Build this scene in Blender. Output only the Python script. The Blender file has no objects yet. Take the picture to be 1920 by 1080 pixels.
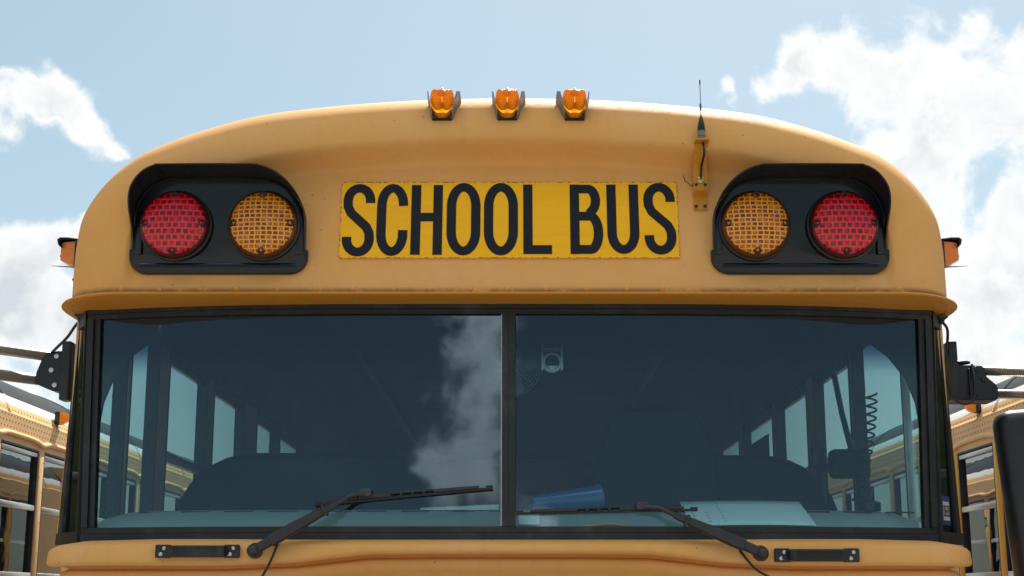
import bpy, bmesh, math, random
from mathutils import Vector, Matrix
random.seed(7)
C = bpy.context.scene
COL = C.collection
R = math.radians

# ------------------------------------------------------------------ camera
H = 1.62                       # camera height; bus heights below are measured from this level
F, TH, D = 2667.0, R(12.2), 3.7
CT, ST = math.cos(TH), math.sin(TH)
cam = bpy.data.cameras.new("camera")
cam.lens = 50.0
cam.sensor_width = 36.0
cam.clip_start = 0.05
cam.clip_end = 3000
co = bpy.data.objects.new("camera", cam)
co.location = (0.007, -D, H)
co.rotation_euler = (math.pi / 2 + TH, 0, 0)
COL.objects.link(co)
C.camera = co

SUN_EL, SUN_AZ = R(53), R(15)          # azimuth from +y towards +x
sun_dir = Vector((math.cos(SUN_EL) * math.sin(SUN_AZ), math.cos(SUN_EL) * math.cos(SUN_AZ), math.sin(SUN_EL)))
EXPOSURE = 0.76
C.view_settings.view_transform = 'Standard'
C.view_settings.look = 'None'
C.view_settings.exposure = EXPOSURE
C.view_settings.gamma = 1.0
C.view_settings.use_curve_mapping = False

sl = bpy.data.lights.new("sun", 'SUN')
sl.energy = 4.8
sl.angle = R(0.53)
sl.color = (1.0, 0.95, 0.87)
so = bpy.data.objects.new("sun", sl)
so.rotation_euler = sun_dir.to_track_quat('Z', 'Y').to_euler()
so.location = (0, 0, 30)
COL.objects.link(so)

C.cycles.max_bounces = 10
C.cycles.transparent_max_bounces = 24
C.cycles.glossy_bounces = 5
C.cycles.caustics_reflective = False
C.cycles.caustics_refractive = False
C.cycles.use_denoising = True
C.cycles.sample_clamp_indirect = 6


def ray(px, py):
    u = (px - 960) / F
    v = (540 - py) / F
    return Vector((u, CT - v * ST, ST + v * CT)).normalized()


def P(px, py, y):
    """real point of the bus at distance y behind the windscreen base, measured off the photograph"""
    d = Vector(((px - 955) / F, CT - (540 - py) / F * ST, ST + (540 - py) / F * CT))
    t = (D + y) / d.y
    return Vector((d.x * t, y, d.z * t))


# ------------------------------------------------------------------ world
world = bpy.data.worlds.new("World")
C.world = world
world.use_nodes = True
wt = world.node_tree
for n in list(wt.nodes):
    wt.nodes.remove(n)


class NT:
    """small helper for writing node trees"""
    def __init__(s, tree):
        s.t = tree

    def n(s, typ, **kw):
        nd = s.t.nodes.new(typ)
        for k, v in kw.items():
            setattr(nd, k, v)
        return nd

    def put(s, sock, v):
        if v is None:
            return
        if isinstance(v, bpy.types.NodeSocket):
            s.t.links.new(v, sock)
        else:
            try:
                sock.default_value = v
            except Exception:
                sock.default_value = (v[0], v[1], v[2], 1.0)

    def math(s, op, a, b=None, c=None, clamp=False):
        nd = s.n('ShaderNodeMath', operation=op, use_clamp=clamp)
        s.put(nd.inputs[0], a)
        s.put(nd.inputs[1], b)
        s.put(nd.inputs[2], c)
        return nd.outputs[0]

    def vmath(s, op, a, b=None, out=0):
        nd = s.n('ShaderNodeVectorMath', operation=op)
        s.put(nd.inputs[0], a)
        s.put(nd.inputs[1], b)
        return nd.outputs[out]

    def mix(s, f, a, b, blend='MIX'):
        nd = s.n('ShaderNodeMix', data_type='RGBA', blend_type=blend)
        nd.clamp_factor = True
        s.put(nd.inputs[0], f)
        for sock, v in ((nd.inputs[6], a), (nd.inputs[7], b)):
            if isinstance(v, (tuple, list)):
                sock.default_value = (v[0], v[1], v[2], 1)
            else:
                s.put(sock, v)
        return nd.outputs[2]

    def noise(s, vec, scale, detail=4, rough=0.55, dist=0.0, lac=2.0):
        nd = s.n('ShaderNodeTexNoise')
        s.put(nd.inputs['Vector'], vec)
        nd.inputs['Scale'].default_value = scale
        nd.inputs['Detail'].default_value = detail
        nd.inputs['Roughness'].default_value = rough
        nd.inputs['Distortion'].default_value = dist
        nd.inputs['Lacunarity'].default_value = lac
        return nd.outputs[0]

    def ss(s, v, a, b, o0=0.0, o1=1.0, smooth=True):
        nd = s.n('ShaderNodeMapRange')
        nd.interpolation_type = 'SMOOTHSTEP' if smooth else 'LINEAR'
        s.put(nd.inputs['Value'], v)
        nd.inputs['From Min'].default_value = a
        nd.inputs['From Max'].default_value = b
        nd.inputs['To Min'].default_value = o0
        nd.inputs['To Max'].default_value = o1
        return nd.outputs[0]


w = NT(wt)
sky = w.n('ShaderNodeTexSky')
sky.sky_type = 'NISHITA'
sky.sun_disc = False
sky.sun_elevation = SUN_EL
sky.sun_rotation = SUN_AZ
sky.altitude = 50
sky.air_density = 1.0
sky.dust_density = 1.3
sky.ozone_density = 1.2
WSTR = 0.12
dirv = w.vmath('NORMALIZE', w.n('ShaderNodeTexCoord').outputs['Generated'])
# cumulus banks, each a cluster of puffs at a bearing in the sky: (direction, angular radius)
puffs = []


def puff(px, py, r):
    puffs.append((ray(px, py), r / F))


for p in [(1800, 150, 150), (1890, 110, 120), (1700, 190, 105), (1600, 165, 85), (1500, 135, 70), (1450, 165, 50), (1640, 250, 75),
          (1750, 290, 95), (1700, 350, 100), (1780, 420, 90), (1930, 540, 150), (1780, 590, 150), (1930, 230, 90),
          (1570, 100, 55), (1860, 250, 75), (1900, 400, 55), (2050, 300, 120), (2050, 620, 250), (1830, 30, 20), (1900, 690, 120),
          (10, 160, 60), (70, 180, 62), (120, 205, 58), (175, 240, 52), (215, 288, 36), (35, 265, 42), (-50, 200, 70),
          (40, 530, 110), (100, 610, 110), (-20, 480, 100), (150, 425, 42), (40, 680, 150), (-150, 560, 200), (85, 460, 45),
          (1362, 158, 27), (1370, 192, 17)]:
    if p[2] > 0:
        puff(*p)


def mirrored(px, py, r):
    """a cloud behind the camera, seen by way of the (slightly bowed, leaning) windscreen"""
    d = ray(px, py)
    x = d.x / d.y * (D + 0.05)
    n = Vector((4 * 0.075 / 1.10 * (abs(x) / 1.10) ** 3 * (1 if x > 0 else -1), -1, 0.075)).normalized()
    puffs.append((d - 2 * d.dot(n) * n, r / F))


for p in [(890, 600, 52), (875, 645, 42), (905, 690, 44), (860, 735, 44), (895, 775, 50), (870, 840, 56), (800, 868, 38), (895, 900, 56), (830, 915, 40),
          (905, 550, 56), (880, 510, 55), (262, 622, 34), (295, 645, 20), (995, 965, 36), (915, 830, 40), (968, 810, 15)]:
    mirrored(p[0] - 4, p[1], p[2] * 1.16)
# the rest of the sky, out of this photograph's frame
for az, el, r in [(80, 20, .30), (60, 45, .30), (285, 22, .3), (300, 45, .3), (120, 62, .35), (230, 60, .35), (180, 66, .35), (200, 50, .2)]:
    if r:
        puffs.append((Vector((math.cos(R(el)) * math.sin(R(az)), math.cos(R(el)) * math.cos(R(az)), math.sin(R(el)))), r))
warp = w.n('ShaderNodeTexNoise')
warp.inputs['Scale'].default_value = 9
warp.inputs['Detail'].default_value = 3
w.put(warp.inputs['Vector'], dirv)
wv = w.vmath('SUBTRACT', warp.outputs['Color'], (0.5, 0.5, 0.5))
warp2 = w.n('ShaderNodeTexNoise')
warp2.inputs['Scale'].default_value = 34
warp2.inputs['Detail'].default_value = 5
w.put(warp2.inputs['Vector'], dirv)
wv2 = w.vmath('SUBTRACT', warp2.outputs['Color'], (0.5, 0.5, 0.5))
dw = w.vmath('ADD', w.vmath('ADD', dirv, w.vmath('MULTIPLY', wv, (0.05, 0.05, 0.05))), w.vmath('MULTIPLY', wv2, (0.03, 0.03, 0.03)))
mask = None
for c, r in puffs:
    dist = w.vmath('DISTANCE', dw, tuple(c), out=1)
    m = w.math('SUBTRACT', 1.0, w.math('DIVIDE', dist, r * 1.55), clamp=True)
    m = w.math('MULTIPLY', m, m)
    mask = m if mask is None else w.math('ADD', mask, m)
mask = w.math('MINIMUM', w.math('MULTIPLY', mask, 0.95), 0.80)
n1 = w.noise(dirv, 21, 10, 0.585, 0.25)
n2 = w.noise(w.vmath('ADD', dirv, (0.004, 0.0, 0.013)), 21, 10, 0.585, 0.25)
dens = w.math('ADD', mask, w.math('MULTIPLY', w.math('SUBTRACT', n1, 0.5), 2.3))
bs = w.n('ShaderNodeSeparateXYZ')
w.put(bs.inputs[0], dirv)
bk = w.ss(bs.outputs[1], 0.1, -0.1)
cov = w.mix(bk, w.ss(dens, 0.17, 0.70), w.ss(dens, 0.05, 0.95))
cov = w.math('MULTIPLY', cov, w.ss(mask, 0.0, 0.10))
thick = w.ss(dens, 0.48, 1.1)
lit = w.math('MULTIPLY_ADD', w.math('SUBTRACT', n1, n2), 5.0, 0.5, clamp=True)
n3 = w.noise(w.vmath('ADD', dirv, (3.1, 1.7, 0.4)), 7, 4, 0.5, 0.2)
shade = w.math('MULTIPLY', thick, w.math('ADD', w.math('MULTIPLY', w.math('SUBTRACT', 1.0, lit), 0.75), w.ss(n3, 0.47, 0.70, 0.0, 0.85)), clamp=True)
CW = 1.0 / WSTR
ccol = w.mix(shade, (0.61 * CW, 0.615 * CW, 0.61 * CW), (0.40 * CW, 0.43 * CW, 0.455 * CW))
# clouds opposite the sun are front-lit, and brightened further to light the bus front
sx = w.n('ShaderNodeSeparateXYZ')
w.put(sx.inputs[0], dirv)
front = w.ss(sx.outputs[1], 0.25, -0.25, 1.0, 2.5)
ccol = w.vmath('SCALE', ccol)
ccol.node.inputs[3].default_value = 1.0
wt.links.new(front, ccol.node.inputs[3])
sx0 = w.n('ShaderNodeSeparateXYZ')
w.put(sx0.inputs[0], dirv)
hz = w.vmath('SCALE', (0.130 * CW, 0.182 * CW, 0.175 * CW))      # thin high haze over the blue, brightest towards the sun
wt.links.new(w.ss(sx0.outputs[1], 0.3, -0.5, 1.0, 0.72), hz.node.inputs[3])
skyc = w.vmath('ADD', w.vmath('MULTIPLY', sky.outputs[0], (0.365, 0.365, 0.365)), hz)
final = w.mix(cov, skyc, ccol)
bg = w.n('ShaderNodeBackground')
w.put(bg.inputs[0], final)
bg.inputs[1].default_value = WSTR
wo = w.n('ShaderNodeOutputWorld')
wt.links.new(bg.outputs[0], wo.inputs[0])


# ------------------------------------------------------------------ materials
def mat(name):
    m = bpy.data.materials.new(name)
    m.use_nodes = True
    t = NT(m.node_tree)
    b = m.node_tree.nodes['Principled BSDF']
    return m, t, b


def obj_coord(t):
    return t.n('ShaderNodeTexCoord').outputs['Object']


def simple(name, col, rough=0.5, metal=0.0, var=0.25, vscale=30, bump=0.0, spec=0.5, coat=0.0):
    m, t, b = mat(name)
    oc = obj_coord(t)
    nz = t.noise(oc, vscale, 5, 0.6)
    a = tuple(c * (1 - var) for c in col)
    c2 = tuple(min(1, c * (1 + var)) for c in col)
    t.put(b.inputs['Base Color'], t.mix(nz, a, c2))
    t.put(b.inputs['Roughness'], t.ss(nz, 0.2, 0.8, max(0.02, rough - 0.08), min(1, rough + 0.08)))
    b.inputs['Metallic'].default_value = metal
    b.inputs['Specular IOR Level'].default_value = spec
    b.inputs['Coat Weight'].default_value = coat
    if bump:
        bp = t.n('ShaderNodeBump')
        bp.inputs['Strength'].default_value = bump
        bp.inputs['Distance'].default_value = 0.002
        t.put(bp.inputs['Height'], nz)
        t.put(b.inputs['Normal'], bp.outputs[0])
    return m


def paint(name, a, bcol, grime=0.0, seam=None, rough=0.62):
    """faded bus enamel: slow drift of tone, orange peel, specks and a line of grime at a seam height"""
    m, t, b = mat(name)
    oc = obj_coord(t)
    slow = t.noise(oc, 2.2, 4, 0.55)
    c = t.mix(t.ss(slow, 0.3, 0.7), a, bcol)
    mott = t.noise(oc, 55, 6, 0.7)
    c = t.mix(t.ss(mott, 0.45, 0.75, 0, 0.16), c, tuple(x * 0.72 for x in bcol))
    # vertical rain streaks
    mp = t.n('ShaderNodeMapping')
    mp.inputs['Scale'].default_value = (28, 28, 1.1)
    t.put(mp.inputs['Vector'], oc)
    st = t.noise(mp.outputs[0], 1.0, 5, 0.6)
    c = t.mix(t.ss(st, 0.48, 0.8, 0, 0.28), c, tuple(x * 0.75 + 0.02 for x in bcol))
    # flies and chips
    vor = t.n('ShaderNodeTexVoronoi')
    vor.inputs['Scale'].default_value = 26
    t.put(vor.inputs['Vector'], oc)
    pick = t.noise(oc, 9, 2, 0.5)
    fl = t.math('MULTIPLY', t.ss(vor.outputs['Distance'], 0.035, 0.075, 1, 0), t.ss(pick, 0.52, 0.56))
    c = t.mix(t.math('MULTIPLY', fl, 0.75), c, (0.06, 0.035, 0.015))
    if seam is not None:
        z = t.n('ShaderNodeSeparateXYZ')
        t.put(z.inputs[0], oc)
        dz = t.math('SUBTRACT', z.outputs[2], seam)
        gn = t.noise(oc, 5, 8, 0.75)
        band = t.math('MULTIPLY', t.ss(dz, 0.004, 0.020, 1, 0), t.ss(gn, 0.38, 0.52))
        c = t.mix(t.math('MULTIPLY', band, 0.85), c, (0.20, 0.105, 0.05))
    t.put(b.inputs['Base Color'], c)
    t.put(b.inputs['Roughness'], t.ss(mott, 0.3, 0.7, rough - 0.06, rough + 0.08))
    b.inputs['Coat Weight'].default_value = 0.0
    b.inputs['Specular IOR Level'].default_value = 0.22
    bp = t.n('ShaderNodeBump')
    bp.inputs['Strength'].default_value = 0.25
    bp.inputs['Distance'].default_value = 0.006
    t.put(bp.inputs['Height'], t.math('ADD', t.noise(oc, 3.5, 3, 0.5), t.math('MULTIPLY', t.noise(oc, 60, 6, 0.6), 0.10)))
    t.put(b.inputs['Normal'], bp.outputs[0])
    return m


def glass(name, tint, sheen=(0.95, 0.97, 1, 1), rough=0.0, boost=1.7, band=None, wav=0.0, dirt=0.02):
    """thin sheet of tinted glass: Fresnel mix of mirror and see-through"""
    m = bpy.data.materials.new(name)
    m.use_nodes = True
    nt = m.node_tree
    nt.nodes.clear()
    t = NT(nt)
    oc = obj_coord(t)
    ge = t.n('ShaderNodeNewGeometry')
    ca = t.math('ABSOLUTE', t.vmath('DOT_PRODUCT', ge.outputs['Normal'], ge.outputs['Incoming'], out=1))
    frv = t.math('MULTIPLY_ADD', t.math('POWER', t.math('SUBTRACT', 1.0, ca, clamp=True), 5.0), 0.95, 0.05)
    gl = t.n('ShaderNodeBsdfGlossy')
    gl.inputs['Roughness'].default_value = rough
    gl.inputs['Color'].default_value = sheen
    if wav:
        bp = t.n('ShaderNodeBump')
        bp.inputs['Strength'].default_value = wav
        bp.inputs['Distance'].default_value = 0.01
        t.put(bp.inputs['Height'], t.noise(oc, 3.5, 2, 0.5))
        t.put(gl.inputs['Normal'], bp.outputs[0])
    tr = t.n('ShaderNodeBsdfTransparent')
    col = t.mix(t.noise(oc, 3, 3), tuple(c * 0.96 for c in tint), tint)
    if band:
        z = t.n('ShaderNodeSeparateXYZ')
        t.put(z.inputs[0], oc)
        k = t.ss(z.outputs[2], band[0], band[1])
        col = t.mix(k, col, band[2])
    t.put(tr.inputs[0], col)
    df = t.n('ShaderNodeBsdfDiffuse')
    df.inputs[0].default_value = (0.35, 0.37, 0.36, 1)
    mx0 = t.n('ShaderNodeMixShader')
    t.put(mx0.inputs[0], t.ss(t.noise(oc, 5, 7, 0.7), 0.35, 0.8, dirt * 0.3, dirt))
    t.put(mx0.inputs[1], tr.outputs[0])
    t.put(mx0.inputs[2], df.outputs[0])
    mx = t.n('ShaderNodeMixShader')
    t.put(mx.inputs[0], t.math('MULTIPLY', frv, boost, clamp=True))
    t.put(mx.inputs[1], mx0.outputs[0])
    t.put(mx.inputs[2], gl.outputs[0])
    o = t.n('ShaderNodeOutputMaterial')
    nt.links.new(mx.outputs[0], o.inputs[0])
    return m


def lens_mat(name, line, cell, scale, ratio, offset):
    """moulded prism lens: bright ribs around dark square cells"""
    m, t, b = mat(name)
    oc = obj_coord(t)
    sp = t.n('ShaderNodeSeparateXYZ')
    t.put(sp.inputs[0], oc)
    cb = t.n('ShaderNodeCombineXYZ')
    t.put(cb.inputs[0], sp.outputs[0])
    t.put(cb.inputs[1], sp.outputs[2])
    br = t.n('ShaderNodeTexBrick')
    br.offset = offset
    br.inputs['Scale'].default_value = scale
    br.inputs['Brick Width'].default_value = 0.5 * ratio
    br.inputs['Row Height'].default_value = 0.33
    br.inputs['Mortar Size'].default_value = 0.065
    br.inputs['Mortar Smooth'].default_value = 0.35
    br.inputs['Bias'].default_value = 0.0
    t.put(br.inputs['Vector'], cb.outputs[0])
    br.inputs['Color1'].default_value = (*cell, 1)
    br.inputs['Color2'].default_value = (*[c * 0.45 for c in cell], 1)
    br.inputs['Mortar'].default_value = (*line, 1)
    nz = t.noise(oc, 60, 3, 0.6)
    c = t.mix(t.ss(nz, 0.42, 0.72, 0, 0.75), br.outputs[0], tuple(x * 0.8 for x in line))
    c = t.mix(t.ss(t.noise(oc, 25, 4, 0.6), 0.5, 0.75, 0, 0.3), c, cell)
    t.put(b.inputs['Base Color'], c)
    b.inputs['Roughness'].default_value = 0.22
    b.inputs['Coat Weight'].default_value = 0.15
    b.inputs['Coat Roughness'].default_value = 0.05
    bp = t.n('ShaderNodeBump')
    bp.inputs['Strength'].default_value = 0.5
    bp.inputs['Distance'].default_value = 0.003
    t.put(bp.inputs['Height'], br.outputs['Fac'])
    t.put(b.inputs['Normal'], bp.outputs[0])
    return m


def amber_lens(name, col):
    m, t, b = mat(name)
    oc = obj_coord(t)
    wv = t.n('ShaderNodeTexWave')
    wv.inputs['Scale'].default_value = 55
    wv.bands_direction = 'X'
    t.put(wv.inputs['Vector'], oc)
    wz = t.n('ShaderNodeTexWave')
    wz.inputs['Scale'].default_value = 45
    wz.bands_direction = 'Z'
    t.put(wz.inputs['Vector'], oc)
    g = t.math('MULTIPLY', wv.outputs[1], wz.outputs[1])
    nz = t.noise(oc, 45, 4, 0.6)
    c = t.mix(t.math('ADD', t.math('MULTIPLY', g, 0.35), t.ss(nz, 0.4, 0.8, 0, 0.5)), col, tuple(x * 0.55 for x in col))
    t.put(b.inputs['Base Color'], c)
    b.inputs['Roughness'].default_value = 0.15
    tl = t.n('ShaderNodeBsdfTranslucent')
    t.put(tl.inputs[0], t.mix(g, (1.0, 0.50, 0.015), (1.0, 0.36, 0.010)))
    mxs = t.n('ShaderNodeMixShader')
    mxs.inputs[0].default_value = 0.55
    t.put(mxs.inputs[1], b.outputs[0])
    t.put(mxs.inputs[2], tl.outputs[0])
    t.put(m.node_tree.nodes['Material Output'].inputs[0], mxs.outputs[0])
    bp = t.n('ShaderNodeBump')
    bp.inputs['Strength'].default_value = 0.4
    bp.inputs['Distance'].default_value = 0.002
    t.put(bp.inputs['Height'], g)
    t.put(b.inputs['Normal'], bp.outputs[0])
    return m


YA, YB = (0.74, 0.350, 0.088), (0.755, 0.385, 0.138)
M = {}
M['paint'] = paint('bus_yellow_paint', YA, YB)
M['cap'] = paint('brow_yellow_paint', YA, YB, seam=H + 0.786)
M['lip'] = paint('lip_yellow_paint', (0.62, 0.24, 0.015), (0.62, 0.26, 0.03), rough=0.33)
M['faded'] = paint('faded_side_paint', (0.74, 0.455, 0.20), (0.76, 0.485, 0.245), rough=0.5)
M['sideyellow'] = paint('post_yellow_paint', (0.70, 0.36, 0.03), (0.72, 0.42, 0.10), rough=0.5)
M['rubber'] = simple('black_rubber', (0.009, 0.009, 0.010), 0.55, var=0.5, vscale=40, bump=0.15)
M['black'] = simple('black_plastic', (0.010, 0.010, 0.012), 0.42, var=0.4, vscale=25, bump=0.1)
M['pod'] = simple('black_gloss_paint', (0.004, 0.006, 0.011), 0.12, var=0.5, vscale=12, bump=0.05, spec=0.35, coat=0.1)
def dusty(m_, amount, scale):
    t = NT(m_.node_tree)
    b = m_.node_tree.nodes['Principled BSDF']
    src = b.inputs['Base Color'].links[0].from_socket
    oc = obj_coord(t)
    k = t.math('MULTIPLY', t.ss(t.noise(oc, scale, 8, 0.72), 0.48, 0.78), amount)
    t.put(b.inputs['Base Color'], t.mix(k, src, (0.16, 0.15, 0.135)))
    return m_


dusty(M['rubber'], 0.35, 6)
M['hood'] = simple('black_satin_steel', (0.010, 0.010, 0.011), 0.38, var=0.5, vscale=30)
M['wiper'] = simple('wiper_satin_black', (0.022, 0.020, 0.022), 0.45, var=0.4, vscale=60)
M['steel'] = simple('grey_steel', (0.20, 0.20, 0.20), 0.45, metal=0.6, var=0.3, vscale=30)
M['chrome'] = simple('brushed_steel_tube', (0.66, 0.65, 0.62), 0.28, metal=0.85, var=0.08, vscale=12)
M['dullsteel'] = simple('weathered_steel_tube', (0.34, 0.32, 0.29), 0.42, metal=0.6, var=0.12, vscale=12)
M['alu'] = simple('window_aluminium', (0.55, 0.55, 0.54), 0.35, metal=0.7, var=0.15, vscale=40)
M['interior'] = simple('interior_grey_panel', (0.10, 0.11, 0.12), 0.6, var=0.2, vscale=6)
M['ceiling'] = simple('interior_ceiling_panel', (0.07, 0.085, 0.10), 0.6, var=0.15, vscale=3)
M['seat'] = simple('dark_vinyl_seat', (0.006, 0.010, 0.018), 0.7, var=0.35, vscale=12, bump=0.1)
M['dash'] = simple('grey_dash_plastic', (0.33, 0.35, 0.33), 0.55, var=0.12, vscale=30)
M['dark'] = simple('dark_slot', (0.008, 0.008, 0.009), 0.8)
M['floor'] = simple('bus_floor_rubber', (0.03, 0.03, 0.03), 0.7)
M['white'] = simple('white_plastic', (0.62, 0.63, 0.60), 0.4, var=0.05)
M['brass'] = simple('brass_gland', (0.55, 0.38, 0.12), 0.35, metal=0.8, var=0.25, vscale=80)
M['letter'] = simple('black_vinyl_letter', (0.007, 0.007, 0.011), 0.5, var=0.5, vscale=70, spec=0.25)
M['screw'] = simple('screw_steel', (0.55, 0.53, 0.50), 0.3, metal=1.0, var=0.3, vscale=200)
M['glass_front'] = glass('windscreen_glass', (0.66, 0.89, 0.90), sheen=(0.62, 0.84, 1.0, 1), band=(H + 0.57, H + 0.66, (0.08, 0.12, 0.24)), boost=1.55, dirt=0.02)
M['glass_side'] = glass('side_window_glass', (0.72, 0.86, 0.84), boost=1.8, wav=0.05, dirt=0.03)
M['glass_dark'] = glass('dark_window_glass', (0.20, 0.24, 0.25), boost=1.9, wav=0.06, dirt=0.04)
M['glass_quarter'] = glass('quarter_window_glass', (0.16, 0.24, 0.20), boost=0.45, dirt=0.02)
M['lens_red'] = lens_mat('red_prism_lens', (0.86, 0.010, 0.020), (0.13, 0.003, 0.008), 20, 0.72, 0.5)
M['lens_amber'] = lens_mat('amber_prism_lens', (0.98, 0.33, 0.010), (0.20, 0.048, 0.007), 28, 0.86, 0.13)
M['amber'] = amber_lens('amber_lamp_lens', (0.95, 0.33, 0.008))
M['amber_side'] = simple('orange_marker_lens', (0.78, 0.20, 0.012), 0.2, var=0.25, vscale=60, coat=0.4)
M['rim_red'] = simple('dark_red_rim', (0.055, 0.008, 0.008), 0.3, var=0.3)
M['rim_amber'] = simple('dark_amber_rim', (0.09, 0.025, 0.008), 0.3, var=0.3)
M['lamp_black'] = simple('lamp_screw_boss', (0.03, 0.006, 0.006), 0.35)
M['blue'] = simple('blue_plastic', (0.030, 0.095, 0.26), 0.22, var=0.2, vscale=20, coat=0.5)
M['orange'] = simple('orange_plastic', (0.75, 0.28, 0.03), 0.4)


def sign_mat():
    m, t, b = mat('retroreflective_yellow_sheet')
    oc = obj_coord(t)
    mp = t.n('ShaderNodeMapping')
    mp.inputs['Scale'].default_value = (0.8, 1, 60)
    t.put(mp.inputs['Vector'], oc)
    st = t.noise(mp.outputs[0], 1.0, 4, 0.6)
    c = t.mix(t.ss(st, 0.35, 0.7), (0.95, 0.485, 0.004), (0.92, 0.43, 0.004))
    ck = t.n('ShaderNodeTexVoronoi')
    ck.inputs['Scale'].default_value = 190
    t.put(ck.inputs['Vector'], oc)
    c = t.mix(t.ss(ck.outputs['Distance'], 0.35, 0.6, 0, 0.08), c, (0.62, 0.26, 0.004))
    sc = t.noise(oc, 11, 7, 0.7)
    c = t.mix(t.ss(sc, 0.66, 0.8, 0, 0.2), c, (0.45, 0.23, 0.05))
    t.put(b.inputs['Base Color'], c)
    b.inputs['Roughness'].default_value = 0.5
    b.inputs['Specular IOR Level'].default_value = 0.25
    return m


M['rivet'] = simple('rivet_brown', (0.20, 0.11, 0.05), 0.5)
M['sign'] = sign_mat()


def roof_mat():
    m, t, b = mat('striped_bus_roof')
    oc = obj_coord(t)
    z = t.n('ShaderNodeSeparateXYZ')
    t.put(z.inputs[0], oc)
    zz = z.outputs[2]
    nz = t.noise(oc, 3, 6, 0.65)
    ye = t.mix(nz, (0.74, 0.455, 0.20), (0.76, 0.485, 0.245))
    c = t.mix(t.ss(zz, H + 1.052, H + 1.056), ye, (0.72, 0.72, 0.70))
    c = t.mix(t.ss(zz, H + 1.105, H + 1.110), c, t.mix(nz, (0.045, 0.048, 0.055), (0.065, 0.07, 0.078)))
    c = t.mix(t.ss(zz, H + 1.395, H + 1.40), c, t.mix(nz, (0.6, 0.6, 0.58), (0.74, 0.74, 0.72)))
    t.put(b.inputs['Base Color'], c)
    b.inputs['Roughness'].default_value = 0.9
    b.inputs['Specular IOR Level'].default_value = 0.05
    return m


M['roof'] = roof_mat()


def ground_mat():
    m, t, b = mat('worn_concrete_lot')
    oc = obj_coord(t)
    a = t.noise(oc, 0.4, 8, 0.65)
    f = t.noise(oc, 40, 6, 0.7)
    c = t.mix(a, (0.25, 0.24, 0.22), (0.36, 0.345, 0.315))
    c = t.mix(t.ss(f, 0.4, 0.7, 0, 0.5), c, (0.22, 0.21, 0.20))
    t.put(b.inputs['Base Color'], c)
    b.inputs['Roughness'].default_value = 0.9
    bp = t.n('ShaderNodeBump')
    bp.inputs['Strength'].default_value = 0.3
    bp.inputs['Distance'].default_value = 0.01
    t.put(bp.inputs['Height'], f)
    t.put(b.inputs['Normal'], bp.outputs[0])
    return m


M['ground'] = ground_mat()


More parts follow.
